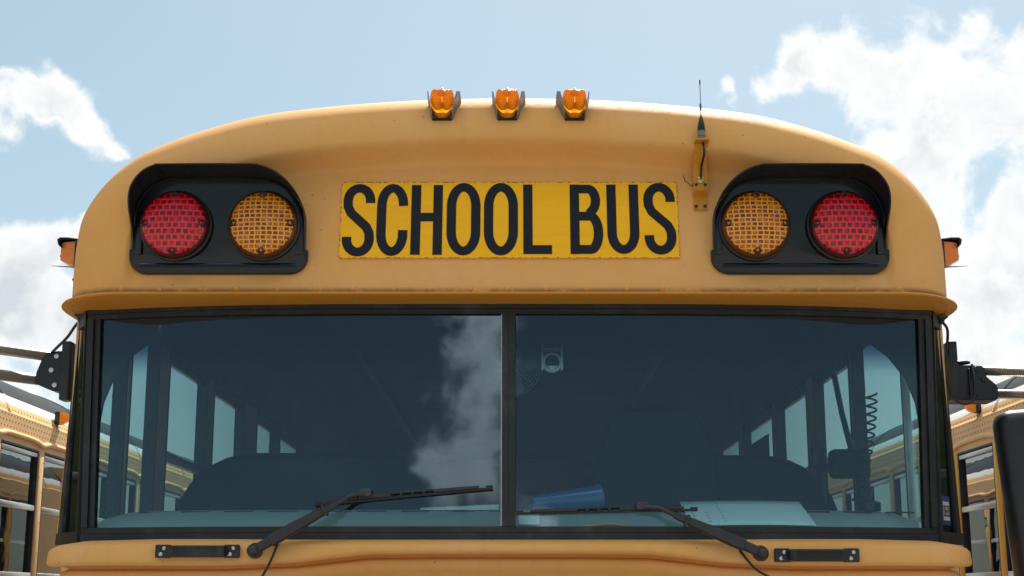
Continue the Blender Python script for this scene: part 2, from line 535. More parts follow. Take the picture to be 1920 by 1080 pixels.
# ------------------------------------------------------------------ mesh helpers
class MB:
    """collects shapes into one mesh (heights are given from camera level and lifted by H on build)"""
    def __init__(s):
        s.v = []
        s.f = []

    def add(s, v, f):
        o = len(s.v)
        s.v += [Vector(p) for p in v]
        s.f += [[i + o for i in q] for q in f]
        return s

    def bm(s, b, mtx=None):
        if mtx is not None:
            b.transform(mtx)
        b.verts.ensure_lookup_table()
        b.verts.index_update()
        s.add([v.co.copy() for v in b.verts], [[v.index for v in f.verts] for f in b.faces])
        b.free()
        return s

    def box(s, c, size, bev=0.0, rot=None, seg=2):
        b = bmesh.new()
        bmesh.ops.create_cube(b, size=1.0)
        for v in b.verts:
            v.co = Vector((v.co.x * size[0], v.co.y * size[1], v.co.z * size[2]))
        if bev > 0:
            bmesh.ops.bevel(b, geom=b.edges[:], offset=bev, segments=seg, affect='EDGES', profile=0.5)
        mtx = Matrix.Translation(Vector(c))
        if rot is not None:
            mtx = mtx @ rot
        return s.bm(b, mtx)

    def grid(s, rows, closed=False):
        n = len(rows[0])
        v = [p for r in rows for p in r]
        f = []
        for i in range(len(rows) - 1):
            for j in range(n - (0 if closed else 1)):
                k = (j + 1) % n
                f.append([i * n + j, i * n + k, (i + 1) * n + k, (i + 1) * n + j])
        return s.add(v, f)

    def tube(s, path, r, seg=10, cap=True):
        path = [Vector(p) for p in path]
        rr = r if isinstance(r, (list, tuple)) else [r] * len(path)
        t0 = (path[1] - path[0]).normalized()
        up = Vector((0, 0, 1)) if abs(t0.z) < 0.9 else Vector((1, 0, 0))
        a = t0.cross(up).normalized()
        rows = []
        for i, p in enumerate(path):
            t = ((path[min(i + 1, len(path) - 1)] - path[max(i - 1, 0)])).normalized()
            a = (a - t * a.dot(t)).normalized()
            b2 = t.cross(a)
            rows.append([p + (a * math.cos(2 * math.pi * k / seg) + b2 * math.sin(2 * math.pi * k / seg)) * rr[i] for k in range(seg)])
        s.grid(rows, closed=True)
        if cap:
            n = len(s.v)
            s.f.append([n - len(rows) * seg + k for k in range(seg)][::-1])
            s.f.append([n - seg + k for k in range(seg)])
        return s

    def lathe(s, c, axis, prof, seg=32):
        """prof: (radius, distance along axis)"""
        axis = Vector(axis).normalized()
        up = Vector((0, 0, 1)) if abs(axis.z) < 0.9 else Vector((1, 0, 0))
        a = axis.cross(up).normalized()
        b2 = axis.cross(a)
        rows = []
        for r, d in prof:
            rows.append([Vector(c) + axis * d + (a * math.cos(2 * math.pi * k / seg) + b2 * math.sin(2 * math.pi * k / seg)) * max(r, 1e-5) for k in range(seg)])
        return s.grid(rows, closed=True)

    def prism(s, pts, off, cap_back=True):
        """polygon pushed along off"""
        pts = [Vector(p) for p in pts]
        off = Vector(off)
        n = len(pts)
        f = [list(range(n, 2 * n))]
        if cap_back:
            f.append(list(range(n))[::-1])
        for i in range(n):
            j = (i + 1) % n
            f.append([i, j, n + j, n + i])
        return s.add(pts + [p + off for p in pts], f)

    def ribbon(s, path, width, off, closed=False):
        """flat stroke of given width lying in the xz plane, thickness off (y)"""
        n = len(path)
        L, Rr = [], []
        for i, p in enumerate(path):
            p = Vector(p)
            if closed:
                t = Vector(path[(i + 1) % n]) - Vector(path[i - 1])
            else:
                t = Vector(path[min(i + 1, n - 1)]) - Vector(path[max(i - 1, 0)])
            t.normalize()
            nn = Vector((-t.z, 0, t.x))
            L.append(p + nn * width / 2)
            Rr.append(p - nn * width / 2)
        o = Vector((0, off, 0))
        rows = [L, Rr] if False else None
        v = L + Rr + [q + o for q in L] + [q + o for q in Rr]
        f = []
        m = n if closed else n - 1
        for i in range(m):
            j = (i + 1) % n
            f.append([2 * n + i, 2 * n + j, 3 * n + j, 3 * n + i])
            f.append([i, j, 2 * n + j, 2 * n + i])
            f.append([n + j, n + i, 3 * n + i, 3 * n + j])
        if not closed:
            f.append([0, 2 * n, 3 * n, n])
            f.append([n - 1, 2 * n - 1, 4 * n - 1, 3 * n - 1])
        return s.add(v, f)

    def build(s, name, m, parent=None, smooth=30, label=None, origin=None):
        me = bpy.data.meshes.new(name)
        me.from_pydata([(p.x, p.y, p.z + H) for p in s.v], [], s.f)
        b = bmesh.new()
        b.from_mesh(me)
        bmesh.ops.recalc_face_normals(b, faces=b.faces[:])
        b.to_mesh(me)
        b.free()
        me.materials.append(m)
        o = bpy.data.objects.new(name, me)
        COL.objects.link(o)
        if parent is not None:
            o.parent = parent
            q = parent
            loc = Vector((0, 0, 0))
            while q is not None:
                loc += q.location
                q = q.parent
            if loc.length > 0 and origin is not None:
                pass
        if smooth:
            for p in me.polygons:
                p.use_smooth = True
            me.set_sharp_from_angle(angle=R(smooth))
        if label:
            o['label'] = label
        return o


def thing(name, label, cat, loc=(0, 0, 0), group=None):
    o = bpy.data.objects.new(name, None)
    COL.objects.link(o)
    o.location = loc
    o.empty_display_size = 0.3
    o['label'] = label
    o['category'] = cat
    if group:
        o['group'] = group
    return o


def catmull(pts, n=8, closed=False):
    pts = [Vector(p) for p in pts]
    out = []
    N = len(pts)
    for i in range(N if closed else N - 1):
        if closed:
            p0, p1, p2, p3 = pts[i - 1], pts[i], pts[(i + 1) % N], pts[(i + 2) % N]
        else:
            p0, p1, p2, p3 = pts[max(i - 1, 0)], pts[i], pts[i + 1], pts[min(i + 2, N - 1)]
        for k in range(n):
            t = k / n
            out.append(0.5 * ((2 * p1) + (p2 - p0) * t + (2 * p0 - 5 * p1 + 4 * p2 - p3) * t * t + (3 * p1 - p0 - 3 * p2 + p3) * t ** 3))
    if not closed:
        out.append(pts[-1])
    return out


# ------------------------------------------------------------------ ground
g = MB()
nG = 24
rows = []
for i in range(nG + 1):
    rows.append([Vector((-1500 + 3000 * j / nG, -1500 + 3000 * i / nG, -H)) for j in range(nG + 1)])
g.grid(rows)
go = g.build('ground', M['ground'], None, 0)
go['kind'] = 'structure'

# ------------------------------------------------------------------ bus shape data
half = [(1.243, 0.77), (1.243, 0.865), (1.240, 0.96), (1.224, 1.055), (1.168, 1.152), (1.092, 1.227), (1.012, 1.273), (0.89, 1.322), (0.716, 1.371),
        (0.48, 1.402), (0.245, 1.419), (0.0, 1.425)]
HW = 1.215                     # half the body width
hc = catmull([Vector((x * HW / 1.243, 0, 0.77 + (z - 0.77) * 0.944)) for x, z in half], 6)
hc = [Vector((p.x, 0, p.z)) for p in hc]
outline = [Vector((-p.x, 0, p.z)) for p in hc] + [Vector((p.x, 0, p.z)) for p in hc[::-1][1:]]     # left foot, over the crown, right foot
NO = len(outline)
inn = []
for i in range(NO):
    t = outline[min(i + 1, NO - 1)] - outline[max(i - 1, 0)]
    t.normalize()
    nrm = Vector((t.z, 0, -t.x))          # inward
    if i == 0:
        nrm = Vector((1, 0, 0))
    if i == NO - 1:
        nrm = Vector((-1, 0, 0))
    inn.append(nrm)


def y_panel(z):
    k = min(1.0, max(0.0, (z - 0.79) / 0.07))
    return 0.014 * k * k * (3 - 2 * k) + 0.060 * max(0.0, min(1.2, (z - 0.80) / 0.38))


CDX, CDY = 0.18, 0.23


def build_cap(parent):
    m = MB()
    rows = []

    def ring(dx, dz, yf):
        r = []
        for p in outline:
            q = Vector((p.x * (1 - dx / HW), 0, 0.77 + (p.z - 0.77) * (1 - dz / 0.63)))
            q.y = yf(q)
            r.append(q)
        return r
    rows.append(ring(0, 0, lambda q: 0.62))
    rows.append(ring(0, 0, lambda q: 0.40))
    for k in range(0, 17):
        ph = math.pi / 2 * k / 16
        e_ = 2 / 2.3
        rows.append(ring(CDX * (1 - max(0.0, math.cos(ph)) ** e_), 0.165 * (1 - max(0.0, math.cos(ph)) ** e_), lambda q, ph=ph: CDY - CDY * math.sin(ph) ** (2 / 2.3)))
    for u, w_ in ((0.12, 0.03), (0.22, 0.10), (0.36, 0.30), (0.55, 0.58), (0.74, 0.85), (0.86, 0.96), (0.95, 1.0), (1.05, 1.0)):
        rows.append(ring(CDX + 0.035 * u, 0.165 + 0.068 * u, lambda q, w_=w_: w_ * y_panel(q.z)))
    m.grid(rows)
    last = rows[-1]
    # face panel: strips between the left and right halves of the innermost ring
    hN = NO // 2
    strips = []
    for i in range(hN):
        a, b = last[i], last[NO - 1 - i]
        strips.append([a.lerp(b, j / 24) for j in range(25)])
    m.grid(strips)
    m.add(strips[-1] + [last[hN]], [[j, j + 1, 25] for j in range(24)])
    bmm = bmesh.new()
    o = m.build('brow_cap', M['cap'], parent, 40)
    me = o.data
    bmm.from_mesh(me)
    bmesh.ops.remove_doubles(bmm, verts=bmm.verts[:], dist=0.0004)
    bmesh.ops.recalc_face_normals(bmm, faces=bmm.faces[:])
    bmm.to_mesh(me)
    bmm.free()
    return o


def plan_path(dx, off=0.0, n=16, yback=0.62, side=1.215, dy=0.23):
    """front plan outline, left rear -> front -> right rear, pushed out by off"""
    pts = [(-side, yback, -1, 0)]
    for k in range(n + 1):
        ph = math.pi / 2 * k / n
        x = -(side - dx * (1 - math.cos(ph)))
        y = dy - dy * math.sin(ph)
        nx, ny = -math.cos(ph) / dx, -math.sin(ph) / dy
        l = math.hypot(nx, ny)
        pts.append((x, y, nx / l, ny / l))
    mid = []
    xf = side - dx
    for k in range(1, 12):
        mid.append((-xf + 2 * xf * k / 12, 0.0, 0, -1))
    right = [(-x, y, -nx, ny) for x, y, nx, ny in pts[::-1]]
    return [Vector((x + nx * off, y + ny * off, 0)) for x, y, nx, ny in pts + mid + right]


def build_lip(parent):
    m = MB()
    prof = [(-0.004, 0.792), (0.004, 0.7865), (0.030, 0.7835), (0.048, 0.7815), (0.056, 0.779), (0.058, 0.776), (0.055, 0.7735), (0.046, 0.7725), (0.0, 0.769), (-0.06, 0.765), (-0.15, 0.763)]
    rows = []
    for off, z in prof:
        pth = plan_path(CDX, off * (1.0 if off < 0 else 0.85), yback=0.36, side=1.197)
        fade = []
        for p in pth:
            q = p.copy()
            q.z = z
            fade.append(q)
        rows.append(fade)
    m.grid(rows)
    n = len(rows[0])
    # close both ends with a rounded tail
    for j in (0, n - 1):
        tail = [r[j] for r in rows]
        c = sum(tail, Vector()) / len(tail) + Vector((0, 0.03, 0))
        m.add(tail + [c], [[i, i + 1, len(tail)] for i in range(len(tail) - 1)])
    return m.build('brow_lip', M['lip'], parent, 45)


def zc(x):
    k = min(1, max(0, (abs(x) - 0.30) / 0.36))
    k = k * k * (3 - 2 * k)
    return 0.103 - 0.030 * k


def build_cowl(parent):
    """front panel below the windscreen with its raised swage line"""
    m = MB()
    prof = [('t', 0.142, -0.075), ('t', 0.136, -0.030), ('t', 0.130, -0.012), ('t', 0.122, -0.003), ('c', 0.012, 0.0), ('c', 0.005, -0.001), ('c', 0.001, -0.006), ('c', -0.002, -0.055), ('c', -0.008, -0.056), ('c', -0.012, -0.040), ('c', -0.018, -0.034), ('c', -0.030, -0.036), ('c', -0.042, -0.044), ('c', -0.048, -0.056), ('c', -0.10, -0.080), ('a', -0.20, -0.115), ('a', -0.5, -0.13), ('a', -0.9, -0.10), ('a', -1.12, -0.07)]
    rows = []
    for kind, z, off in prof:
        pth = plan_path(0.13, off, side=1.205, dy=0.16, yback=0.62, n=12)
        r = []
        for p in pth:
            q = p.copy()
            q.y -= 0.06
            zz = z if kind in 'ta' else zc(p.x) + z
            if kind == 't' and abs(q.x) > 1.0:
                zz -= 0.012 * min(1, (abs(q.x) - 1.0) / 0.2)
            q.z = zz
            r.append(q)
        rows.append(r)
    m.grid(rows)
    o = m.build('front_panel', M['paint'], parent, 55)
    b = MB()
    b.box((0, -0.13, -1.12), (2.44, 0.12, 0.24), 0.02)
    b.build('bumper', M['black'], parent)
    return o


# windscreen surface
def y_ws(x, z):
    return 0.015 + 0.045 * (z - 0.15) / 0.6 + 0.075 * (abs(x) / 1.10) ** 4


def splay(m):
    for p in m.v:
        p.x *= 1 - 0.027 * (ZT - p.z) / 0.58
    return m


def splay_q(m):
    """quarter windows: their inner edge follows the windscreen, their outer edge flares out towards the foot"""
    for p in m.v:
        k = (ZT - p.z) / 0.58
        t = (abs(p.x) - 1.161) / (1.25 - 1.161)
        inner, outer = 1.161 * (1 - 0.027 * k), 1.213 + 0.016 * k
        p.x = math.copysign(inner + t * (outer - inner), p.x)
    return m


def ws_slab(m, x0, x1, z0, z1, y0, y1, nx=24, zx=None):
    """curved slab lying on the windscreen surface, from y0 in front to y1 behind"""
    front, back = [], []
    for i in range(nx + 1):
        x = x0 + (x1 - x0) * i / nx
        zz0, zz1 = z0(x) if callable(z0) else z0, z1(x) if callable(z1) else z1
        front.append((Vector((x, y_ws(x, zz0) + y0, zz0)), Vector((x, y_ws(x, zz1) + y0, zz1))))
        back.append((Vector((x, y_ws(x, zz0) + y1, zz0)), Vector((x, y_ws(x, zz1) + y1, zz1))))
    rows = []
    for f_, b_ in zip(front, back):
        rows.append([f_[0], f_[1], b_[1], b_[0]])
    m.grid(rows, closed=True)
    n = len(m.v)
    m.f.append([n - 4, n - 3, n - 2, n - 1])
    k = n - len(rows) * 4
    m.f.append([k + 3, k + 2, k + 1, k])


XG = 1.122
ZB, ZT = 0.171, 0.745


def build_windscreen(parent):
    for sgn in (-1, 1):
        m = MB()
        rows = []
        for j in range(9):
            z = ZB - 0.005 + (ZT - ZB + 0.01) * j / 8
            xs = [0.018 + (XG + 0.004 - 0.018) * i / 24 for i in range(25)]
            rows.append([Vector((sgn * x, y_ws(x, z), z)) for x in xs])
        m.grid(rows)
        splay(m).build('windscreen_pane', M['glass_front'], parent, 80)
    m = MB()
    ws_slab(m, -1.160, 1.160, ZT - 0.004, ZT + 0.009, -0.010, 0.020)
    ws_slab(m, -1.160, 1.160, ZT + 0.0095, 0.771, -0.016, 0.020)
    ws_slab(m, -1.160, 1.160, 0.158, ZB + 0.003, -0.010, 0.020)
    ws_slab(m, -1.160, 1.160, 0.132, 0.157, -0.017, 0.020)
    for s in (-1, 1):
        a, b = sorted((s * XG, s * (XG + 0.018)))
        ws_slab(m, a, b, ZB + 0.0035, ZT - 0.0045, -0.010, 0.020, 3)
        a, b = sorted((s * (XG + 0.0185), s * 1.1595))
        ws_slab(m, a, b, ZB + 0.0035, ZT - 0.0045, -0.017, 0.020, 3)
    splay(m).build('windscreen_seal', M['rubber'], parent, 30)
    m = MB()
    ws_slab(m, -0.0195, -0.002, ZB + 0.0035, ZT - 0.0045, -0.012, 0.018, 2)
    ws_slab(m, -0.0015, 0.0165, ZB + 0.0035, ZT - 0.0045, -0.014, 0.018, 2)
    m.build('windscreen_divider', M['rubber'], parent, 30)
    m = MB()
    ws_slab(m, -0.0222, -0.0197, ZB + 0.004, ZT - 0.005, -0.004, 0.010, 1)
    m.build('glazing_bead', M['white'], parent, 0)
    # corner quarter windows
    for s in (-1, 1):
        x0, y0 = 1.161, y_ws(1.161, 0.15) - 0.002
        x1, y1 = 1.250, 0.250
        d = Vector((x1 - x0, y1 - y0, 0))
        nrm = Vector((d.y, -d.x, 0)).normalized()
        m = MB()

        def bar(u0, u1, z0, z1, t0=0.012, t1=-0.02):
            c = []
            for u, z in ((u0, z0), (u1, z0), (u1, z1), (u0, z1)):
                p = Vector((x0, y0 + 0.045 * (z - 0.15) / 0.6 * (1 - u), 0)) + d * u
                c.append(Vector((s * (p.x + nrm.x * t0), p.y + nrm.y * t0, z)))
            b = MB()
            m.prism(c, Vector((s * nrm.x * (t1 - t0), nrm.y * (t1 - t0), 0)))
        bar(0.0, 1.0, 0.134, 0.166)
        bar(0.0, 1.0, 0.728, 0.768)
        bar(0.0, 0.05, 0.1665, 0.7275)
        bar(0.80, 1.0, 0.1665, 0.7275, 0.008)
        splay_q(m).build('quarter_window_seal', M['rubber'], parent, 30)
        gm = MB()
        c = []
        for u, z in ((0.045, 0.16), (0.805, 0.16), (0.805, 0.73), (0.045, 0.73)):
            p = Vector((x0, y0 + 0.045 * (z - 0.15) / 0.6 * (1 - u), 0)) + d * u
            c.append(Vector((s * p.x, p.y, z)))
        gm.add(c, [[0, 1, 2, 3]])
        gl_o = splay_q(gm).build('quarter_window', M['glass_quarter'], parent, 0)
        cp = MB()
        cp.box((s * 1.241, 0.283, 0.46), (0.042, 0.062, 0.64), 0.006)
        splay_q(cp).build('corner_post', M['paint'], parent, 30)
        if s == -1:
            qr = MB()
            c = []
            for u, z in ((0.06, 0.300), (0.73, 0.300), (0.73, 0.318), (0.06, 0.318)):
                p = Vector((x0, y0 + 0.045 * (z - 0.15) / 0.6 * (1 - u), 0)) + d * u
                c.append(Vector((s * (p.x - nrm.x * 0.004), p.y - nrm.y * 0.004, z)))
            qr.prism(c, Vector((s * -nrm.x * 0.012, -nrm.y * 0.012, 0)))
            splay_q(qr).build('quarter_rail', M['alu'], parent, 0)
        if s == 1 and parent.get('main'):
            # inspection sticker inside the quarter window
            def on(u, z, t):
                p = Vector((x0, y0 + 0.045 * (z - 0.15) / 0.6 * (1 - u), 0)) + d * u
                return Vector((s * (p.x + nrm.x * t), p.y + nrm.y * t, z))
            st = MB()
            st.prism([on(0.22, 0.185, 0.002), on(0.62, 0.185, 0.002), on(0.62, 0.262, 0.002), on(0.22, 0.262, 0.002)], nrm * 0.001)
            sto = splay_q(st).build('sticker', simple('sticker_blue', (0.03, 0.045, 0.22), 0.5, var=0.1), parent, 0)
            st = MB()
            st.prism([on(0.27, 0.197, 0.0034), on(0.57, 0.197, 0.0034), on(0.57, 0.247, 0.0034), on(0.27, 0.247, 0.0034)], nrm * 0.0005)
            splay_q(st).build('sticker_face', M['white'], sto, 0)
            st = MB()
            segs = {'0': 'abcdef', '8': 'abcdefg', '2': 'abged'}
            for ch, u in (('0', 0.285), ('8', 0.345), ('2', 0.435), ('0', 0.495)):
                wd, hh, zb, tk = 0.05, 0.026, 0.209, 0.012
                sg = {'a': (0, 1, 1, 1), 'b': (1, .5, 1, 1), 'c': (1, 0, 1, .5), 'd': (0, 0, 1, 0), 'e': (0, 0, 0, .5), 'f': (0, .5, 0, 1), 'g': (0, .5, 1, .5)}
                for q, k in enumerate(segs[ch]):
                    ax, az, bx, bz = sg[k]
                    u0, u1 = u + ax * wd - 0.006, u + bx * wd + 0.006
                    z0, z1 = zb + az * hh - 0.0016, zb + bz * hh + 0.0016
                    tt = 0.0042 + 0.0002 * q
                    st.prism([on(u0, z0, tt), on(u1, z0, tt), on(u1, z1, tt), on(u0, z1, tt)], nrm * 0.0001)
            splay_q(st).build('sticker_number', M['letter'], sto, 0)


# ------------------------------------------------------------------ sides, roof, inside
YEND = 10.6
ZS, ZTOP = 0.10, 0.84           # window sill and head


def build_side(parent, s, ops, glassm, y0=0.227, deep=(), rivets=True, rail=0.47, split=()):
    """one flank: panels and posts in one mesh; each window a part with its frame and rail"""
    m = MB()
    xo, xi = 1.215, 1.178

    def slab(ya, yb, za, zb, o=xo, i=xi):
        m.box((s * (o + i) / 2, (ya + yb) / 2, (za + zb) / 2), (o - i, yb - ya, zb - za))
    slab(y0, YEND, ZTOP, 1.0)
    cur = y0
    for k, (a, b) in enumerate(ops):
        zs = -0.75 if k in deep else ZS
        slab(cur, a, -1.15, ZTOP)
        slab(a, b, -1.15, zs)
        cur = b
    slab(cur, YEND, -1.15, ZTOP)
    # rub rails low on the flank
    for z in (0.02, -0.40, -0.85):
        r = MB()
        r.box((s * 1.2225, (1.0 + YEND) / 2, z), (0.012, YEND - 1.0, 0.05), 0.004)
        r.build('rub_rail', M['rubber'], parent, 30)
    # posts' painted faces
    for k in range(len(ops) - 1):
        p = MB()
        a, b = ops[k][1], ops[k + 1][0]
        if b - a < 0.03:
            continue
        c = (a + b) / 2
        wd = min(0.075, (b - a) * 0.8)
        p.box((s * 1.2185, c, (ZS + ZTOP) / 2), (0.006, wd, ZTOP - ZS - 0.004), 0.002)
        if s == -1:
            p.box((s * 1.223, c, (ZS + ZTOP) / 2), (0.003, wd * 0.35, ZTOP - ZS - 0.02), 0.001)
        for q in range(8):
            p.lathe((s * (1.2244 if s == -1 else 1.2214), c + (0 if s == -1 else (0.35 if q % 2 else -0.35) * wd), ZS + 0.06 + q * 0.088), (s, 0, 0), [(0.005, 0), (0.004, 0.002), (0, 0.003)], 8)
        p.build('window_post', M['sideyellow'] if (s == -1) else M['faded'], parent, 30)
    # drip moulding, arched over each window
    dm = MB()
    path = []
    for a, b in ops:
        for k in range(9):
            u = k / 8
            path.append(Vector((s * 1.224, a - 0.03 + (b - a + 0.06) * u, 0.868 + 0.018 * (1 - (2 * u - 1) ** 6))))
    if len(path) > 2:
        rows = []
        for off, dz in ((-0.008, 0.022), (0.012, 0.018), (0.020, 0.004), (0.014, -0.008), (-0.008, -0.006)):
            rows.append([Vector((s * (1.2155 + off), p_.y, p_.z + dz)) for p_ in path])
        dm.grid(rows)
        dm.build('drip_rail', M['faded'], parent, 60)
    if rivets:
        rv = MB()
        for row in range(4):
            z = 0.925 + row * 0.032
            yy = 0.7 + (row % 2) * 0.025
            while yy < 8.8:
                if z < 0.99:
                    rv.lathe((s * 1.2152, yy, z), (s, 0, 0), [(0.0055, 0), (0.004, 0.0018), (0.0, 0.0022)], 6)
                else:
                    rv.lathe((s * 1.2095, yy, z), (s, 0, 0.1), [(0.0055, 0), (0.004, 0.0018), (0.0, 0.0022)], 6)
                yy += 0.05
        n0 = len(m.f)
        m.add(rv.v, rv.f)
    wall = m.build('side_wall', M['faded'], parent, 0)
    if rivets:
        wall.data.materials.append(M['rivet'])
        for p_ in wall.data.polygons[n0:]:
            p_.material_index = 1
    # windows
    for k, (a, b) in enumerate(ops):
        zs = -0.75 if k in deep else ZS
        wm = MB()
        fr = 0.012
        for (ya, yb, za, zb) in ((a, a + fr, zs, ZTOP), (b - fr, b, zs, ZTOP), (a + fr, b - fr, ZTOP - fr, ZTOP), (a + fr, b - fr, zs, zs + fr)):
            wm.box((s * 1.1965, (ya + yb) / 2, (za + zb) / 2), (0.042, yb - ya - 0.0006, zb - za - 0.0006))
        wo_ = wm.build('side_window', M['rubber'], parent, 0)
        gm = MB()
        gm.add([(s * 1.1955, a + fr, zs + fr), (s * 1.1955, b - fr, zs + fr), (s * 1.1955, b - fr, ZTOP - fr), (s * 1.1955, a + fr, ZTOP - fr)], [[0, 1, 2, 3]])
        gm.build('pane', glassm, wo_, 0)
        if k in split:
            rm = MB()
            rm.box((s * 1.192, 0.555, (zs + ZTOP) / 2), (0.024, 0.018, ZTOP - zs - 2 * fr - 0.002), 0.003)
            rm.build('window_divider', M['alu'], wo_, 30)
        if k not in deep and k not in split and rail is not None and (b - a) > 0.3:
            rm = MB()
            rm.box((s * 1.202, (a + b) / 2, rail), (0.030, b - a - 2 * fr - 0.002, 0.032), 0.004)
            rm.build('window_rail', M['alu'], wo_, 30)
            rm = MB()
            rm.box((s * 1.213, (a + b) / 2, zs + 0.012), (0.018, b - a - 2 * fr - 0.002, 0.034), 0.004)
            rm.build('window_sill', M['alu'], wo_, 30)
            rm = MB()
            rm.box((s * 1.207, (a + b) / 2, ZTOP - 0.03), (0.016, b - a - 2 * fr - 0.002, 0.024), 0.003)
            rm.build('window_head', M['alu'], wo_, 30)
    return wall


def build_roof(parent, y0=0.62):
    m = MB()
    pts = [p for p in outline if p.z >= 0.995]
    pts = [Vector((-1.2155, 0, 1.0))] + [p for p in pts if p.z > 1.003] + [Vector((1.2155, 0, 1.0))]
    rows = []
    ny = 30
    for k in range(ny + 1):
        y = y0 + (YEND - y0) * k / ny
        rows.append([Vector((p.x, y, p.z)) for p in pts])
    m.grid(rows)
    o = m.build('roof', M['roof'], parent, 50)
    yy = 1.36
    while yy < YEND - 0.2:
        rb = MB()
        rows = []
        for dy, up in ((-0.028, 0.0), (-0.018, 0.006), (0.018, 0.006), (0.028, 0.0)):
            rows.append([Vector((p.x * (1 + up / 1.24), yy + dy, p.z + up * (0.3 if p.z < 1.1 else 1))) for p in pts[1:-1]])
        rb.grid(rows)
        yy += 1.44
        rb.build('roof_bow', M['roof'], parent, 50)
    cm = MB()
    rows = []
    for k in range(13):
        y = 0.35 + (YEND - 0.4) * k / 12
        r = []
        for p in pts:
            r.append(Vector((p.x * 0.965, y, p.z - 0.05)))
        r[0].z = r[-1].z = 0.84
        r.insert(0, Vector((-1.1765, y, 0.838)))
        r.append(Vector((1.1765, y, 0.838)))
        rows.append(r)
    cm.grid(rows)
    cm.build('ceiling_lining', M['ceiling'], parent, 50)
    return o


def build_inner(parent, seats=True):
    m = MB()
    m.box((0, (0.45 + YEND) / 2, -0.80), (2.40, YEND - 0.47, 0.05))
    m.build('floor', M['floor'], parent, 0)
    m = MB()
    m.box((0, YEND + 0.01, 0.05), (2.46, 0.04, 2.40), 0.0)
    m.build('rear_wall', M['faded'], parent, 0)
    m = MB()
    m.prism([Vector((p.x, YEND - 0.005, p.z)) for p in outline if p.z >= 0.995], (0, -0.02, 0))
    m.build('rear_gable', M['faded'], parent, 0)


def make_seat():
    """bench seat: rounded vinyl back with a cushion, on its own empty-free mesh pair"""
    pts = []
    wd, zt, zb, r = 0.94, 0.0, -1.15, 0.26
    for k in range(9):
        a = math.pi / 2 * k / 8
        pts.append((wd / 2 - r + r * math.sin(a), -0.24 + 0.24 * math.cos(a)))
    right = pts
    prof = [(-x, z) for x, z in right[::-1]] + right
    prof = prof + [(wd / 2, zb), (-wd / 2, zb)]
    return prof


SEAT = make_seat()


def add_seat(parent, x, y, ztop, sx=1.0, hmin=-0.78):
    m = MB()
    fr, mid, bk = [], [], []
    rows = []
    for dy, sc, dz in ((-0.020, 0.94, -0.02), (-0.042, 0.985, -0.006), (0.0, 1.0, 0), (0.052, 0.985, -0.006), (0.072, 0.94, -0.02)):
        rows.append([Vector((x + px * sx * sc, y + dy + (0.06 * (z + 0.5)), ztop + (z + dz if z > -0.5 else hmin - ztop))) for px, z in SEAT])
    m.grid(rows, closed=True)
    n = len(SEAT)
    b0 = len(m.v) - 5 * n
    m.f.append(list(range(b0, b0 + n)))
    m.f.append(list(range(b0 + 4 * n, b0 + 5 * n))[::-1])
    o = m.build('seat_back', M['seat'], parent, 50)
    c = MB()
    c.box((x, y + 0.30, -0.32), (0.92 * sx, 0.40, 0.13), 0.03)
    c.build('seat_cushion', M['seat'], parent, 50)
    return o


# ------------------------------------------------------------------ the yellow bus in front
bus = thing('school_bus', 'yellow school bus in the middle with red and amber warning lights above its windscreen', 'school bus', (0, 0, 0))
bus['main'] = 1
cap = build_cap(bus)
build_lip(bus)
build_cowl(bus)
build_windscreen(bus)
OPL = [(0.25, 0.64), (0.68, 1.03), (1.17, 1.80), (1.92, 2.57), (2.89, 3.49), (3.56, 4.37), (4.46, 5.09)] + [(5.20 + .76 * k, 5.86 + .76 * k) for k in range(6)]
OPR = [(0.27, 1.15), (1.19, 1.79), (1.92, 2.59), (2.67, 3.50), (3.63, 4.47), (4.59, 5.2)] + [(5.30 + .76 * k, 5.96 + .76 * k) for k in range(6)]
build_side(bus, -1, OPL, M['glass_side'], deep=(0, 1))
build_side(bus, 1, OPR, M['glass_side'], deep=(), split=(0,))
build_roof(bus)
build_inner(bus)

# rivets above the lip
m = MB()
for k in range(21):
    x = -1.03 + 2.06 * k / 20 + random.uniform(-.006, .006)
    m.lathe((x, 0.002 if abs(x) < 1.05 else 0.01, 0.7985), (0, -1, 0), [(0.0088, -0.003), (0.0078, 0.0018), (0.005, 0.0042), (0.0, 0.0052)], 12)
m.build('seam_rivets', M['paint'], bus, 60)

# ---- sign
XK = 0.918 / 634.5
ZK = 0.2225 / 148.5


def sgx(px):
    return (px - 954.5) * XK


def sgz(py):
    return 1.1105 - (py - 336) * ZK


def panel_pt(x, z, off):
    return Vector((x, y_panel(z) + off, z))


def tilt(v, off=0.0):
    return Vector((v.x, y_panel(v.z) + v.y + off, v.z))


m = MB()
m.prism([(sgx(637), -0.001, sgz(336)), (sgx(1272), -0.001, sgz(336)), (sgx(1272), -0.001, sgz(484.5)), (sgx(637), -0.001, sgz(484.5))], (0, -0.0025, 0))
m.v = [tilt(p) for p in m.v]
sign = m.build('sign_panel', M['sign'], bus, 0)
# worn dark edge of the sheet
m = MB()
ed = [(637.6, 336.6), (1271.4, 336.6), (1271.4, 483.9), (637.6, 483.9)]
dn = []
for a, b in zip(ed, ed[1:] + ed[:1]):
    for k in range(40):
        u = k / 40
        dn.append(Vector((sgx(a[0] + (b[0] - a[0]) * u), -0.0037, sgz(a[1] + (b[1] - a[1]) * u))))
m.ribbon(dn, 0.0020, -0.0002, True)
m.v = [tilt(p) for p in m.v]


def edge_mat():
    mm_, t, b = mat('worn_sheet_edge')
    nz = t.noise(obj_coord(t), 160, 2, 0.5)
    t.put(b.inputs['Base Color'], t.mix(t.ss(nz, 0.42, 0.52), (0.12, 0.06, 0.015), (0.90, 0.44, 0.006)))
    return mm_


m.build('sheet_edge', edge_mat(), sign, 0)

SW = 17.6


